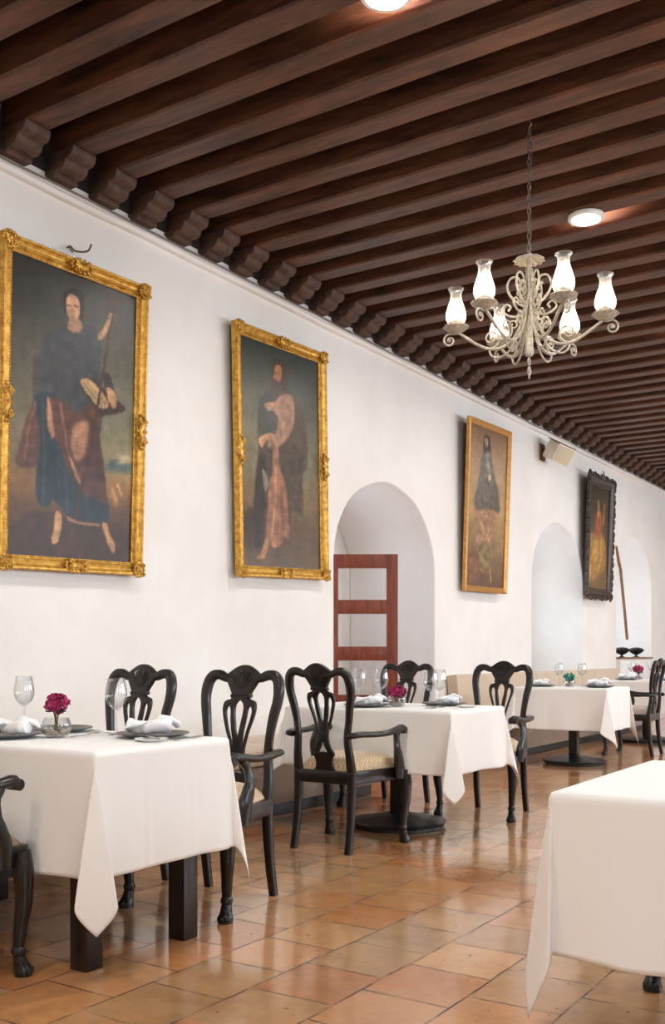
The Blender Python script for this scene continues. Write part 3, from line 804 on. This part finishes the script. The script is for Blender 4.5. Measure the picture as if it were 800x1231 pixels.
# ------------------------------------------------------------------ chair
def back_y(z):   # rearward lean of the back above the seat
    t=max(0,(z-.42))/.6
    return -.015*math.sin(min(1,t*2)*PI) -.072*t*t -.015*t
def make_chair(seatmat,label):
    t=thing('dining_chair',label,'chair')
    # hoop back frame (stiles and top rail)
    L=[(-.172,.42),(-.170,.50),(-.163,.57),(-.160,.63),(-.168,.70),(-.180,.78),(-.194,.85),(-.196,.90),(-.186,.945),(-.163,.968),(-.13,.970),(-.095,.957),(-.06,.955)]
    full=L+[(0,.957)]+[(-x,z) for x,z in reversed(L)]
    path=catmull([(x,back_y(z),z) for x,z in full],4)
    n=len(path)
    m=MB(); m.tube(path,[.024,.020,.018,.021,.023,.023,.019,.014,.019,.023,.023,.021,.018,.020,.024],10,ell=(1,.85),up=(0,1,.0001),sq=True)
    m.build('back_frame',M_chair,t,60)
    # crest shell
    cr=[(-.10,.962),(-.072,.985),(-.035,1.008),(0,1.016),(.035,1.008),(.072,.985),(.10,.962),(.085,.945),(.066,.915),(.05,.888),(.048,.868),(-.048,.868),(-.05,.888),(-.066,.915),(-.085,.945)]
    pts=[(p.x,p.y) for p in catmull([(a,b,0) for a,b in cr],4,True)]
    v,f=loops_mesh([pts],.014,.005,2)
    m=MB(); m.add([(p.x,back_y(p.y)-p.z,p.y) for p in v],f)
    for k in range(-4,5):
        a=k*.17; x1=math.sin(a)*.085; z1=.905+math.cos(a)*.085
        if abs(k)==4: z1-=.012
        for s_ in (-1,1):
            P=[(math.sin(a)*.02,back_y(.91)+s_*.013,.905),(x1*.6,back_y(.95)+s_*.017,.905+(z1-.905)*.6),(x1,back_y(z1)+s_*.012,z1)]
            m.tube(catmull(P,3),[.003,.0065,.005],6)
    for s_ in (-1,1): m.tube([(-.05,back_y(.88)+s_*.013,.88),(.05,back_y(.88)+s_*.013,.88)],.004,6)
    m.build('crest_rail',M_chair,t,50)
    # pierced splat
    Lo=[(-.038,.870),(-.052,.862),(-.080,.852),(-.088,.825),(-.083,.79),(-.067,.74),(-.050,.69),(-.037,.645),(-.036,.60),(-.047,.565),(-.058,.545),(-.068,.535),(-.070,.52),(-.058,.505),(-.050,.48),(-.055,.45),(-.062,.425)]
    out=[(x,z) for x,z in Lo]+[(-x,z) for x,z in reversed(Lo)]
    hc=[(0,.858),(-.020,.84),(-.024,.81),(-.016,.76),(-.007,.71),(0,.698),(.007,.71),(.016,.76),(.024,.81),(.020,.84)]
    hs=[(-.058,.833),(-.070,.815),(-.066,.78),(-.050,.725),(-.033,.672),(-.022,.640),(-.021,.66),(-.030,.71),(-.040,.77),(-.045,.815)]
    hb=[(0,.595),(-.012,.565),(-.026,.54),(-.024,.534),(0,.537),(.024,.534),(.026,.54),(.012,.565)]
    cl=lambda L_,n_=4:[(p.x,p.y) for p in catmull([(a,b,0) for a,b in L_],n_,True)]
    v,f=loops_mesh([cl(out,3),cl(hc),cl(hs),cl([(-a,b) for a,b in hs]),cl(hb)],.009,.0025,1)
    MB().add([(p.x,back_y(p.y)-p.z+.004,p.y) for p in v],f).build('splat',M_chair,t,50)
    # seat frame (trapezoid rails)
    o=[(-.19,-.022),(.19,-.022),(.272,.425),(.258,.45),(-.258,.45),(-.272,.425)]
    i_=[(-.16,.012),(.16,.012),(.238,.415),(-.238,.415)]
    v,f=loops_mesh([o,i_],.035,.004,1)
    MB().add([(p.x,p.y,p.z+.40) for p in v],f).build('seat_frame',M_chair,t,40)
    # cushion
    n=18; vv=[];ff=[]
    def half(y): return .168+(.252-.168)*min(1,max(0,y/.43))
    for j in range(n+1):
        y=-.0+.442*j/n
        for i in range(n+1):
            s_=-1+2*i/n
            e=(1-abs(s_)**4)*(1-abs(2*j/n-1)**4)
            vv.append((s_*half(y)*(1.02),y,.425+.092*max(e,0)**.5))
    for j in range(n):
        for i in range(n): a=j*(n+1)+i; ff.append((a,a+1,a+n+2,a+n+1))
    m=MB(); m.add(vv,ff); m.build('seat_cushion',seatmat,t,70)
    # rear legs (curving backwards)
    for s_ in (-1,1):
        P=catmull([(s_*.174,-.0,.42),(s_*.173,-.004,.30),(s_*.174,-.018,.15),(s_*.176,-.045,.0)],5)
        MB().tube(P,[.023,.021,.019,.018],8,sq=True,up=(0,1,0)).build('leg',M_chair,t,60)
    # front cabriole legs with paw feet
    for s_ in (-1,1):
        P=catmull([(s_*.255,0.422,.415),(s_*.262,0.428,.34),(s_*.262,0.430,.25),(s_*.254,0.422,.16),(s_*.250,0.418,.085),(s_*.252,0.424,.045),(s_*.254,0.432,.018),(s_*.254,0.434,.0)],5)
        m=MB(); m.tube(P,[.034,.036,.029,.023,.019,.024,.031,.030],10,up=(0,1,0))
        m.tube([(s_*.250,0.418,.10),(s_*.250,0.418,.085),(s_*.251,0.419,.07)],[.020,.026,.021],10)
        for k in (-1,0,1):
            m.ball((s_*.254+k*.017,.452-abs(k)*.006,.018),.017,1,(.7,1,1))
        m.ball((s_*.256,.432,.365),.03,2,(.8,.8,1.3))
        m.build('leg',M_chair,t,60)
    # arms
    for s_ in (-1,1):
        P=catmull([(s_*.178,back_y(.63)-.022,.628),(s_*.205,-.045,.632),(s_*.230,.01,.636),(s_*.250,.10,.632),(s_*.262,.22,.632),(s_*.262,.33,.645),(s_*.257,.385,.650),(s_*.254,.405,.640)],5)
        m=MB(); m.tube(P,[.019,.021,.021,.020,.020,.023,.026,.020],10,ell=(1.15,.82),up=(0,0,1))
        m.tube([(s_*.254-.027,.398,.638),(s_*.254+.027,.398,.638)],.020,12)
        arm_=m.build('armrest',M_chair,t,60)
        P=catmull([(s_*.272,.335,.375),(s_*.276,.330,.45),(s_*.280,.312,.50),(s_*.281,.298,.55),(s_*.272,.305,.60),(s_*.262,.325,.635)],5)
        MB().tube(P,[.030,.033,.029,.022,.019,.024],8,ell=(.8,1.15),up=(0,1,0)).build('arm_support',M_chair,arm_,60)
    return t
chairC=make_chair(M_seat,'dark carved armchair seen from behind, pulled up to the second table')
chairC.location=(1.58,4.55,0); grp='carved dark wooden armchairs'; chairC['group']=grp
def seatmat(root,mat):
    for c in root.children:
        if c.name.startswith('seat_cushion'):
            c.data=c.data.copy(); c.data.materials.clear(); c.data.materials.append(mat)
f_=dup(chairC,(1.66,1.80,0),0,'dark armchair cut by the left edge, brown patterned seat, at nearest table',grp); seatmat(f_,M_seat2)
dup(chairC,(1.17,3.50,0),R(181),'dark armchair on the far side of the nearest table, behind the folded napkin',grp)
dup(chairC,(1.78,3.52,0),R(184),'dark armchair at the right end of nearest table, full back and arm showing',grp)
dup(chairC,(1.05,6.37,0),R(180),'dark armchair behind the magenta flowers of the second table, near the door',grp)
dup(chairC,(1.80,6.37,0),R(182),'dark armchair at right end of the second table, facing the camera',grp)
g_=dup(chairC,(1.65,10.66,0),R(90),'dark armchair seen side-on at the right edge, with a pale pink seat',grp); seatmat(g_,M_seat3)
dup(chairC,(3.96,3.66,0),R(180),'dark armchair behind the large foreground tablecloth, only one paw foot showing',grp)

# ------------------------------------------------------------------ tables
TZ=.742
def leg_table(cx,cy,a,b,label,legs):
    t=thing('dining_table',label,'table',(cx,cy,0))
    MB().bbox((0,0,TZ-.018),(a-.01,b-.01,.034),.006).build('tabletop',M_tleg,t)
    for (x,y) in legs:
        m=MB(); m.bbox((x-cx,y-cy,(TZ-.036)/2),(.078,.078,TZ-.036),.004); m.build('leg',M_tleg,t)
    return t
def ped_table(cx,cy,a,b,label,px,py,rb=.29):
    t=thing('dining_table',label,'table',(cx,cy,0))
    MB().bbox((0,0,TZ-.018),(a-.01,b-.01,.034),.006).build('tabletop',M_tleg,t)
    dx,dy=px-cx,py-cy
    MB().bbox((dx,dy,.38),(.085,.085,.65),.008).bbox((dx,dy,TZ-.045),(.4,.4,.02),.004).build('column',M_black,t)
    w=lambda a_,z: 1.0+.03*math.cos(8*a_)
    MB().lathe([(rb-.03,0),(rb-.02,.004),(rb-.02,.018),(rb,.024),(rb+.004,.034),(rb-.004,.044),(rb*.55,.066),(.09,.082),(.0001,.084)],40,(dx,dy,0),wob=w).build('base',M_black,t,35)
    return t
def cloth(cx,cy,a,b,drop,label,corners,seed,flare=.03,top=TZ+.004):
    """a along X, b along Y. corners: dict (sx,sy)->(A,B,k) fold shape"""
    st=.0125; r0=.014
    ex,ey=a/2+drop,b/2+drop
    nx,ny=int(2*ex/st),int(2*ey/st)
    rn=random.Random(seed); ph=[rn.uniform(0,6.3) for _ in range(16)]
    vs=[];fs=[]
    for j in range(ny+1):
        py=-ey+2*ey*j/ny
        for i in range(nx+1):
            px=-ex+2*ex*i/nx
            qx=max(-a/2,min(a/2,px)); qy=max(-b/2,min(b/2,py))
            vx,vy=px-qx,py-qy; rho=math.hypot(vx,vy)
            zt=.0012*noise.noise(Vector((px*5,py*5,seed)))
            if rho<1e-9: vs.append((px,py,top+zt)); continue
            if rho<r0*PI/2: h=r0*math.sin(rho/r0); z=r0*(1-math.cos(rho/r0)); L=0
            else: h=r0; z=r0; L=rho-r0*PI/2
            ux,uy=vx/rho,vy/rho
            sx=1 if vx>0 else -1; sy=1 if vy>0 else -1
            if abs(vx)<1e-9 or abs(vy)<1e-9:
                side=0 if abs(vy)<1e-9 else 1
                s_=(qy if side==0 else qx); half=(b if side==0 else a)/2
                win=max(0,1-(abs(s_)/half)**6)
                k=(side*2+(1 if (vx+vy)>0 else 0))
                wv=.020*math.sin(s_*6.5+ph[k])+.011*math.sin(s_*13+ph[k+4])+.006*math.sin(s_*23+ph[k+8])
                g=(L/drop)**1.3
                cr=sum(.0022*math.exp(-((s_-c_)/.007)**2) for c_ in (-.32*half,.38*half))*min(1,L/.05)
                hh=h+flare*L+ (wv+.008)*g*win+cr
                drift=.01*math.sin(s_*5+ph[k+2])*g*win
                if side==0: X=qx+ux*hh; Yy=qy+drift
                else: X=qx+drift; Yy=qy+uy*hh
                vs.append((X,Yy,top-z-L*math.sqrt(1-min(.3,flare)**2))); continue
            A,B,kf,sk=corners.get((sx,sy),(.2,.16,3,0))
            t=math.atan2(abs(vy),abs(vx))/(PI/2)
            aa=A*math.sin(PI*t)**.9; bb=B*math.sin(kf*PI*t)+sk*math.sin(PI*t)
            Dx,Dy=sx*.7071,sy*.7071; Tx,Ty=-sx*.7071,sy*.7071
            # fan narrows as the folds hang together
            g=min(1,L/.10)
            tx=flare*ux+g*(aa*Dx+bb*Tx); ty=flare*uy+g*(aa*Dy+bb*Ty)
            tl=min(.9,math.hypot(tx,ty)); 
            vs.append((qx+ux*h+tx*L,qy+uy*h+ty*L,top-z-L*math.sqrt(1-tl*tl)))
    for j in range(ny):
        for i in range(nx): q_=j*(nx+1)+i; fs.append((q_,q_+1,q_+nx+2,q_+nx+1))
    me=bpy.data.meshes.new('tablecloth'); me.from_pydata(vs,[],fs); me.shade_smooth()
    me.materials.append(M_cloth)
    o=bpy.data.objects.new('tablecloth',me); C.objects.link(o); o.location=(cx,cy,0)
    md=o.modifiers.new('t','SOLIDIFY'); md.thickness=.0018; md.offset=0
    tag(o,label,'tablecloth','white tablecloths'); return o
# table 1
leg_table(1.525,2.665,1.25,.67,'dark wooden table with square legs under the nearest left tablecloth',[(2.035,2.40),(2.06,2.86),(.98,2.40),(.98,2.86)])
cloth(1.525,2.665,1.25,.67,.425,'white tablecloth on the nearest left table, hanging in pointed corners',{(1,-1):(.05,.13,4,-.01),(1,1):(.13,.07,2,.03)},1,.02)
# table 2
ped_table(1.555,5.355,1.11,.70,'pedestal table at centre, its round black foot showing under the second tablecloth',1.545,5.43)
cloth(1.555,5.355,1.11,.70,.365,'white tablecloth on the middle table between carved armchairs and magenta flowers',{(1,-1):(.08,.14,4,0),(1,1):(.2,.1,2,.04),(-1,-1):(.2,.12,3,-.05)},2,.025)
# table 3
ped_table(1.25,9.33,.88,.66,'black pedestal table under the bluish cloth with teal flowers',1.24,9.42,.30)
cloth(1.25,9.33,.88,.66,.40,'white tablecloth on the table set with teal flowers',{(1,-1):(.10,.16,3,.03),(1,1):(.08,.12,3,0)},3,.03)
# table 5
ped_table(1.27,12.2,.87,.8,'farthest pedestal table behind the side-on armchair',1.15,12.2,.3)
cloth(1.27,12.2,.87,.8,.4,'farthest white tablecloth, partly hidden behind the side-on armchair',{},4,.04)
# table 4
ped_table(4.36,2.665,1.22,.82,'pedestal table hidden under the large foreground tablecloth',4.5,2.7,.28)
cloth(4.36,2.665,1.22,.82,.385,'large white tablecloth on the bare foreground table at bottom right',{(-1,-1):(.06,-.12,2,-.05)},5,.02)

# ------------------------------------------------------------------ table settings
TT=TZ+.006
def plate_thing(label,loc,r=.125):
    p=MB().lathe([(.0001,.002),(r*.55,.002),(r*.62,.0),(r*.66,.002),(r*.98,.014),(r,.017),(r*.985,.019),(r*.68,.009),(r*.6,.008),(.0001,.008)],36).build('charger_plate',M_plate,loc=loc)
    return tag(p,label,'plate','dark charger plates')
pl=[((1.461,2.52),'dark plate at the left edge of the nearest table under a crumpled napkin'),
    ((1.399,2.84),'dark plate behind the magenta flowers on the nearest table'),
    ((1.916,2.85),'dark plate beside the wine glass on the nearest table'),
    ((1.48,5.15),'dark plate on the middle table just right of the chair seen from behind'),
    ((1.80,5.54),'dark plate at the right end of the middle table under a rolled napkin'),
    ((.99,9.2),'dark plate at the left of the table with teal flowers'),
    ((1.55,9.22),'dark plate at the right of the table with teal flowers'),
    ((.98,11.97),'dark plate at the left of the farthest table'),
    ((1.42,11.97),'dark plate at the right of the farthest table')]
P0=plate_thing(pl[0][1],(pl[0][0][0],pl[0][0][1],TT),.14)
for (x,y),l in pl[1:]: dup(P0,(x,y,TT),label=l)
def napkin(label,loc,rz,seed,s=1.0):
    m=MB(); n=20; rn=random.Random(seed)
    pts=[];rad=[]
    for i in range(n+1):
        t=i/n; x=-.085+.17*t
        pts.append((x,.008*math.sin(t*5+seed),.031+.004*math.sin(t*7+seed)))
        rad.append(.030*(1-.35*math.sin(t*PI*1.0+seed*.3)**2*.5)+.003*rn.random())
    v0=len(m.v); m.tube(pts,rad,16,ell=(1.35,.95),cap=True,up=(0,0,1))
    m.tube(catmull([(.02,-.02,.05),(.05,.0,.066),(.09,.03,.045),(.095,.045,.03)],5),[.008,.02,.022,.012],10,ell=(1.2,.6))
    m.tube(catmull([(-.09,-.03,.02),(-.05,-.045,.035),(-.0,-.03,.05)],5),[.006,.018,.012],10,ell=(1.2,.6))
    for p in m.v:
        nn=noise.noise(Vector(p)*38+Vector((seed,0,0))); p+=Vector((0,nn*.006,nn*.007)); p.z=max(p.z,.002)
    me=m.mesh('napkin',80); 
    for v_ in me.vertices: v_.co*=s
    me.materials.append(M_napkin); o=bpy.data.objects.new('napkin',me); C.objects.link(o)
    md=o.modifiers.new('s','SUBSURF'); md.levels=1; md.render_levels=1
    o.location=loc; o.rotation_euler=(0,0,rz); tag(o,label,'napkin','white cloth napkins'); return o
nz_=TT+.009
napkin('crumpled white napkin on the dark plate at the left edge of the picture',(1.51,2.52,nz_+.004),R(10),1,.95)
napkin('folded white napkin on the plate beside the wine glass, nearest table',(1.90,2.85,nz_),R(30),2,1.0)
napkin('white napkin on the plate in front of two glasses, middle table',(1.50,5.15,nz_),R(30),3,.95)
napkin('rolled white napkin at the right end of the middle table',(1.82,5.54,nz_),R(30),4,.85)
napkin('white napkin on the left plate of the table with teal flowers',(.982,9.2,nz_),R(30),5,.9)
napkin('white napkin on the right plate of the table with teal flowers',(1.54,9.22,nz_),R(10),6,1.1)
napkin('white napkin on the left plate of the farthest table',(.98,11.97,nz_),R(20),7,1.1)
napkin('white napkin on the right plate of the farthest table',(1.42,11.97,nz_),R(50),8,1.0)
def wineglass(label,loc,s=1.):
    t=thing('wine_glass',label,'wine glass',loc,0,'wine glasses')
    o=[(.0001,.001),(.034,.001),(.035,.003),(.02,.007),(.006,.014),(.0042,.03),(.004,.085),(.006,.098),(.018,.106),(.033,.122),(.042,.145),(.0425,.165),(.038,.195),(.033,.222),(.0325,.224)]
    i=[(.0318,.223),(.037,.195),(.0412,.165),(.0405,.145),(.031,.123),(.016,.109),(.0001,.105)]
    MB().lathe(o[:8],24).build('stem',M_glass,t,60)
    MB().lathe([(.0001,.098)]+o[7:]+i,28).build('bowl',M_glass,t,60)
    t.scale=(s,s,s); return t
G0=wineglass('large wine glass on nearest table standing in front of a chair back',(1.73,2.84,TT))
for (x,y),l in [((1.19,2.84),'faint wine glass on the nearest table, left of the magenta flowers'),
    ((1.33,5.31),'left wine glass of the pair behind the napkin, middle table'),
    ((1.461,5.36),'right wine glass of the pair behind the napkin, middle table'),
    ((1.88,5.21),'wine glass right of the magenta flowers on the middle table, nearer one'),
    ((1.875,5.33),'wine glass beside the rolled napkin, middle table, farther one'),
    ((1.083,9.42),'wine glass left of the teal flowers'),((1.307,9.45),'wine glass right of the teal flowers'),
    ((.89,12.45),'wine glass left of the flowers on the farthest table'),((1.2,12.25),'wine glass right of the flowers on the farthest table')]:
    dup(G0,(x,y,TT),label=l)
def flower(label,loc,pet,s=1.,wide=1.,stem=.02,seed=1):
    t=thing('flower_bowl',label,'flower bowl',loc)
    MB().lathe([(.0001,.001),(.030,.001),(.048,.012),(.056,.034),(.054,.055),(.046,.074),(.0445,.074),(.052,.055),(.054,.034),(.046,.014),(.028,.004),(.0001,.004)],28).build('glass_bowl',M_glass,t,60)
    rn=random.Random(seed); m=MB()
    for k in range(26):
        a=rn.uniform(0,6.3); r=.036*math.sqrt(rn.random()); m.ball((r*math.cos(a),r*math.sin(a),.012+.014*rn.random()),.009,1,(1.2,1,.7),jit=.1)
    m.build('pebbles',M_pebble,t)
    m=MB(); zc=.074+stem+.035
    for k in range(5):
        a=k*1.3; m.tube(catmull([(.012*math.cos(a),.012*math.sin(a),.02),(.004*math.cos(a),.004*math.sin(a),.06),(.016*math.cos(a),.016*math.sin(a),zc)],4),.0022,5)
    m.build('stem',M_stem,t)
    m=MB()
    for k in range(5):
        a=k*1.9; c=Vector((.028*math.cos(a),.028*math.sin(a),zc-.03)); m.ball(c,.014,1,(1.2,.7,.25),rot=Matrix.Rotation(a,3,'Z'))
    m.build('leaves',M_leaf,t)
    m=MB()
    for k in range(90):
        d=Vector((rn.gauss(0,1),rn.gauss(0,1),rn.gauss(0,1))).normalized()
        rr=.046*rn.uniform(.45,1.)
        c=Vector((d.x*rr*wide,d.y*rr*wide,zc+d.z*rr*.8))
        q_=d.to_track_quat('Z','Y').to_matrix()@Matrix.Rotation(rn.uniform(0,6),3,'Z')
        # ruffled cupped petal
        n=6; vv=[(0,0,-.004)];ff=[]
        for i in range(n):
            a=2*PI*i/n; vv.append((.013*math.cos(a),.013*math.sin(a)*.8,.004+.004*(i%2)))
        for i in range(n): ff.append((0,1+i,1+(i+1)%n))
        m.add([q_@Vector(p)+c for p in vv],ff)
    m.build('petals',pet,t,0,merge=False)
    t.scale=(s,s,s); return t
F0=flower('glass bowl of pebbles with a magenta flower bunch on the nearest table',(1.615,2.64,TT),M_magenta)
dupF=flower('glass bowl with low magenta flowers on the middle table',(1.615,5.28,TT),M_magenta,1.0,1.25,-.02,4)
flower('glass bowl with teal-dyed flowers',(1.225,9.33,TT),M_teal,1.05,1.1,-.022,6)
flower('glass bowl with magenta flowers on the farthest table',(1.02,12.30,TT),M_magenta,1.25,1.1,-.01,8)
# side plate, knives, forks
sp_=MB().lathe([(.0001,.002),(.035,.002),(.04,0),(.045,.003),(.061,.009),(.062,.011),(.045,.006),(.0001,.006)],32).build('side_plate',M_white,loc=(2.035,2.715,TT))
tag(sp_,'small white side plate in front of the folded napkin, nearest table','plate','white side plates')
dup(sp_,(2.01,5.42,TT),label='small white side plate at the right end of the middle table')
def knife(label,loc,rz,fork=False):
    m=MB()
    if fork:
        m.tube([(0,-.10,.004),(0,-.03,.004),(0,.03,.006)],[.005,.003,.003],6,ell=(1,.4),up=(0,0,1))
        m.bbox((0,.042,.006),(.02,.026,.003),.001)
        for k in range(4): m.tube([(-.0085+.0057*k,.05,.006),(-.0085+.0057*k,.095,.005)],.0016,5)
    else:
        m.tube([(0,-.11,.004),(0,-.01,.004)],[.006,.005],6,ell=(1,.45),up=(0,0,1))
        m.tube([(0,-.01,.004),(0,.06,.004),(0,.11,.003)],[.006,.009,.003],6,ell=(1,.2),up=(0,0,1))
    o=m.build('fork' if fork else 'knife',M_steel,loc=loc); o.rotation_euler=(0,0,rz)
    return tag(o,label,'fork' if fork else 'knife','steel cutlery')
knife('steel knife lying right of the folded napkin plate, nearest table',(2.07,2.88,TT),R(10))
knife('steel fork lying left of the wine glass, nearest table',(1.655,2.75,TT),R(15),True)
knife('steel knife lying on the small white side plate',(2.03,2.715,TT+.012),R(60))
knife('steel fork behind the flower bowl of the nearest table',(1.58,2.90,TT),R(70),True)

# ------------------------------------------------------------------ chandelier
CX_,CY_=2.505,5.165
ch=thing('chandelier','wrought iron chandelier with six glass lamp chimneys hanging on a chain','chandelier',(CX_,CY_,0))
# chain
m=MB(); z=3.24; k=0
while z<3.93:
    pts=[]
    for q_ in range(14):
        a=2*PI*q_/14; x=.0095*math.cos(a); zz=.021*math.sin(a)
        pts.append((x,0,z+zz) if k%2 else (0,x,z+zz))
    m.tube(pts,.0032,6,closed=True); z+=.0335; k+=1
m.tube(catmull([(0,0,3.93),(.012,0,3.945),(0,0,3.965)],4),.005,6)
m.tube(catmull([(.006,.004,3.93),(.012,.006,3.75),(-.006,.01,3.55),(.01,.004,3.4),(0,.004,3.26)],8),.0025,5)
m.build('chain',M_chain,ch)
# canopy dish and stem
m=MB(); w=lambda a,z_: 1+.10*math.cos(12*a)*(1 if z_<3.23 else .3)
m.lathe([(.0001,3.235),(.02,3.235),(.03,3.228),(.055,3.222),(.078,3.206),(.080,3.200),(.05,3.214),(.02,3.214),(.0001,3.212)],48,wob=w)
for k in range(12):
    a=k*PI/6; m.ball((.078*math.cos(a),.078*math.sin(a),3.203),.007,1)
m.build('canopy',M_iron,ch)
m=MB(); m.lathe([(.0001,3.25),(.008,3.25),(.012,3.235),(.018,3.21),(.014,3.18),(.010,3.12),(.010,3.02),(.015,3.0),(.010,2.98),(.011,2.90),(.017,2.87),(.020,2.80),(.022,2.735),(.026,2.725),(.026,2.70),(.018,2.685),(.0001,2.68)],20)
for k in range(6):
    a=k*PI/3+.3; m.tube([(.017*math.cos(a+q_*.35),.017*math.sin(a+q_*.35),3.16-q_*.045) for q_ in range(9)],.0035,5)
pts=[(0,.016*math.cos(a),2.655+.02*math.sin(a)) for a in [2*PI*q_/14 for q_ in range(14)]]
m.tube(pts,.0045,6,closed=True)
m.lathe([(.0001,2.635),(.008,2.625),(.013,2.60),(.009,2.585),(.004,2.575),(.007,2.565),(.0001,2.555)],12)
m.build('stem',M_iron,ch)
def spiral(cx,cz,r0,r1,a0,turns,n=22):
    return [(cx+(r0+(r1-r0)*i/n)*math.cos(a0+turns*2*PI*i/n),0,cz+(r0+(r1-r0)*i/n)*math.sin(a0+turns*2*PI*i/n)) for i in range(n+1)]
arm0=None
ROT0=ANG+PI/2  # toward the room axis
for k in range(6):
    az=R(-67.6+30-5)+k*PI/3
    if arm0 is None:
        m=MB()
        m.tube(catmull([(.018,0,2.99),(.030,0,2.93),(.045,0,2.86),(.085,0,2.785),(.15,0,2.742),(.22,0,2.742),(.29,0,2.775),(.345,0,2.815),(.385,0,2.842)],6),[.0075,.008,.009,.0085,.008],8)
        m.tube(spiral(.205,2.795,.052,.010,-1.5,-1.35),[.0065,.006,.005,.008],7)
        m.tube(spiral(.435,2.805,.040,.008,2.2,-1.4),[.006,.006,.005,.0075],7)
        # upper C scrolls
        m.tube(catmull([(.02,0,2.955),(.06,0,2.975),(.10,0,3.02),(.118,0,3.07),(.10,0,3.115),(.065,0,3.118),(.048,0,3.09),(.06,0,3.072),(.072,0,3.083)],5),[.007,.007,.006,.006,.008],7)
        m.tube(spiral(.052,3.035,.026,.006,1.5,1.2,16),.0048,6)
        m.tube(catmull([(.03,0,2.93),(.07,0,2.905),(.115,0,2.915),(.145,0,2.945),(.125,0,2.975),(.10,0,2.96),(.112,0,2.94)],5),[.006,.006,.005,.007],7)
        m.tube(spiral(.085,2.86,.030,.007,-.6,1.3,18),.0052,6)
        m.tube(catmull([(.06,0,2.82),(.10,0,2.73),(.16,0,2.69),(.20,0,2.70),(.215,0,2.73),(.20,0,2.745)],5),[.005,.006,.006,.005],7)
        m.ball((.205,0,2.795),.012,1); m.ball((.435,0,2.805),.010,1)
        a=m.build('arm',M_iron,ch,60)
        m=MB(); ww=lambda a_,z_:1+(.10*abs(math.cos(4*a_)) if z_>2.862 else 0)
        m.lathe([(.0001,2.838),(.018,2.840),(.03,2.848),(.05,2.858),(.064,2.874),(.067,2.876),(.062,2.882),(.045,2.870),(.03,2.872),(.034,2.885),(.034,2.905),(.030,2.905),(.0001,2.90)],48,(.40,0,0),wob=ww)
        m.lathe([(.012,2.90),(.012,2.925),(.0001,2.926)],14,(.40,0,0))
        c=m.build('drip_cup',M_iron,a,50)
        m=MB(); wr=lambda a_,z_:1+.018*math.cos(20*a_)
        m.lathe([(.036,2.885),(.040,2.893),(.052,2.915),(.056,2.935),(.053,2.96),(.042,2.995),(.033,3.025),(.030,3.05),(.032,3.07),(.042,3.086),(.044,3.088),(.0425,3.090),(.030,3.072),(.0285,3.05),(.0315,3.025),(.0405,2.995),(.0515,2.96),(.0545,2.935),(.0505,2.915),(.038,2.893)],60,(.40,0,0),wob=wr)
        m.build('glass_chimney',M_shade,a,60)
        m=MB(); m.lathe([(.008,2.922),(.009,2.93),(.016,2.942),(.019,2.955),(.016,2.970),(.009,2.985),(.004,2.996),(.0001,3.0)],16,(.40,0,0))
        m.build('bulb',M_bulb,a,60)
        a.rotation_euler=(0,0,az); arm0=a
    else:
        a=dup(arm0,parent=ch); a.rotation_euler=(0,0,az)

# ------------------------------------------------------------------ light
w=bpy.data.worlds.new('world'); sc.world=w; w.use_nodes=True
w.node_tree.nodes['Background'].inputs[0].default_value=(.75,.87,1,1); w.node_tree.nodes['Background'].inputs[1].default_value=1.5
def area(x,y,z,sx,sy,rot,power,col,spread=PI):
    l=bpy.data.lights.new('daylight','AREA'); l.shape='RECTANGLE'; l.size=sx; l.size_y=sy; l.energy=power; l.color=col; l.spread=spread
    o=bpy.data.objects.new('daylight',l); C.objects.link(o); o.location=(x,y,z); o.rotation_euler=rot; return o
for y in WY: area(XR+.2,y,2.0,1.25,2.1,(0,R(90),0),(70 if y<5 else 120),(.84,.92,1))
for (a,b,zs,zt),pw_ in zip(ARCH,(2.2,7,10)): area(-NZ+.09,a+.56,1.6,.8,1.1,(0,R(-90),0),pw_,(.72,.86,1))
sc.view_settings.view_transform='Standard'; sc.view_settings.look='None'; sc.view_settings.gamma=1
sc.view_settings.exposure=.60; sc.view_settings.use_curve_mapping=False
cy=sc.cycles; cy.max_bounces=8; cy.diffuse_bounces=5; cy.glossy_bounces=4; cy.transparent_max_bounces=24; cy.transmission_bounces=6
cy.caustics_reflective=False; cy.caustics_refractive=False; cy.sample_clamp_indirect=6; cy.use_denoising=True
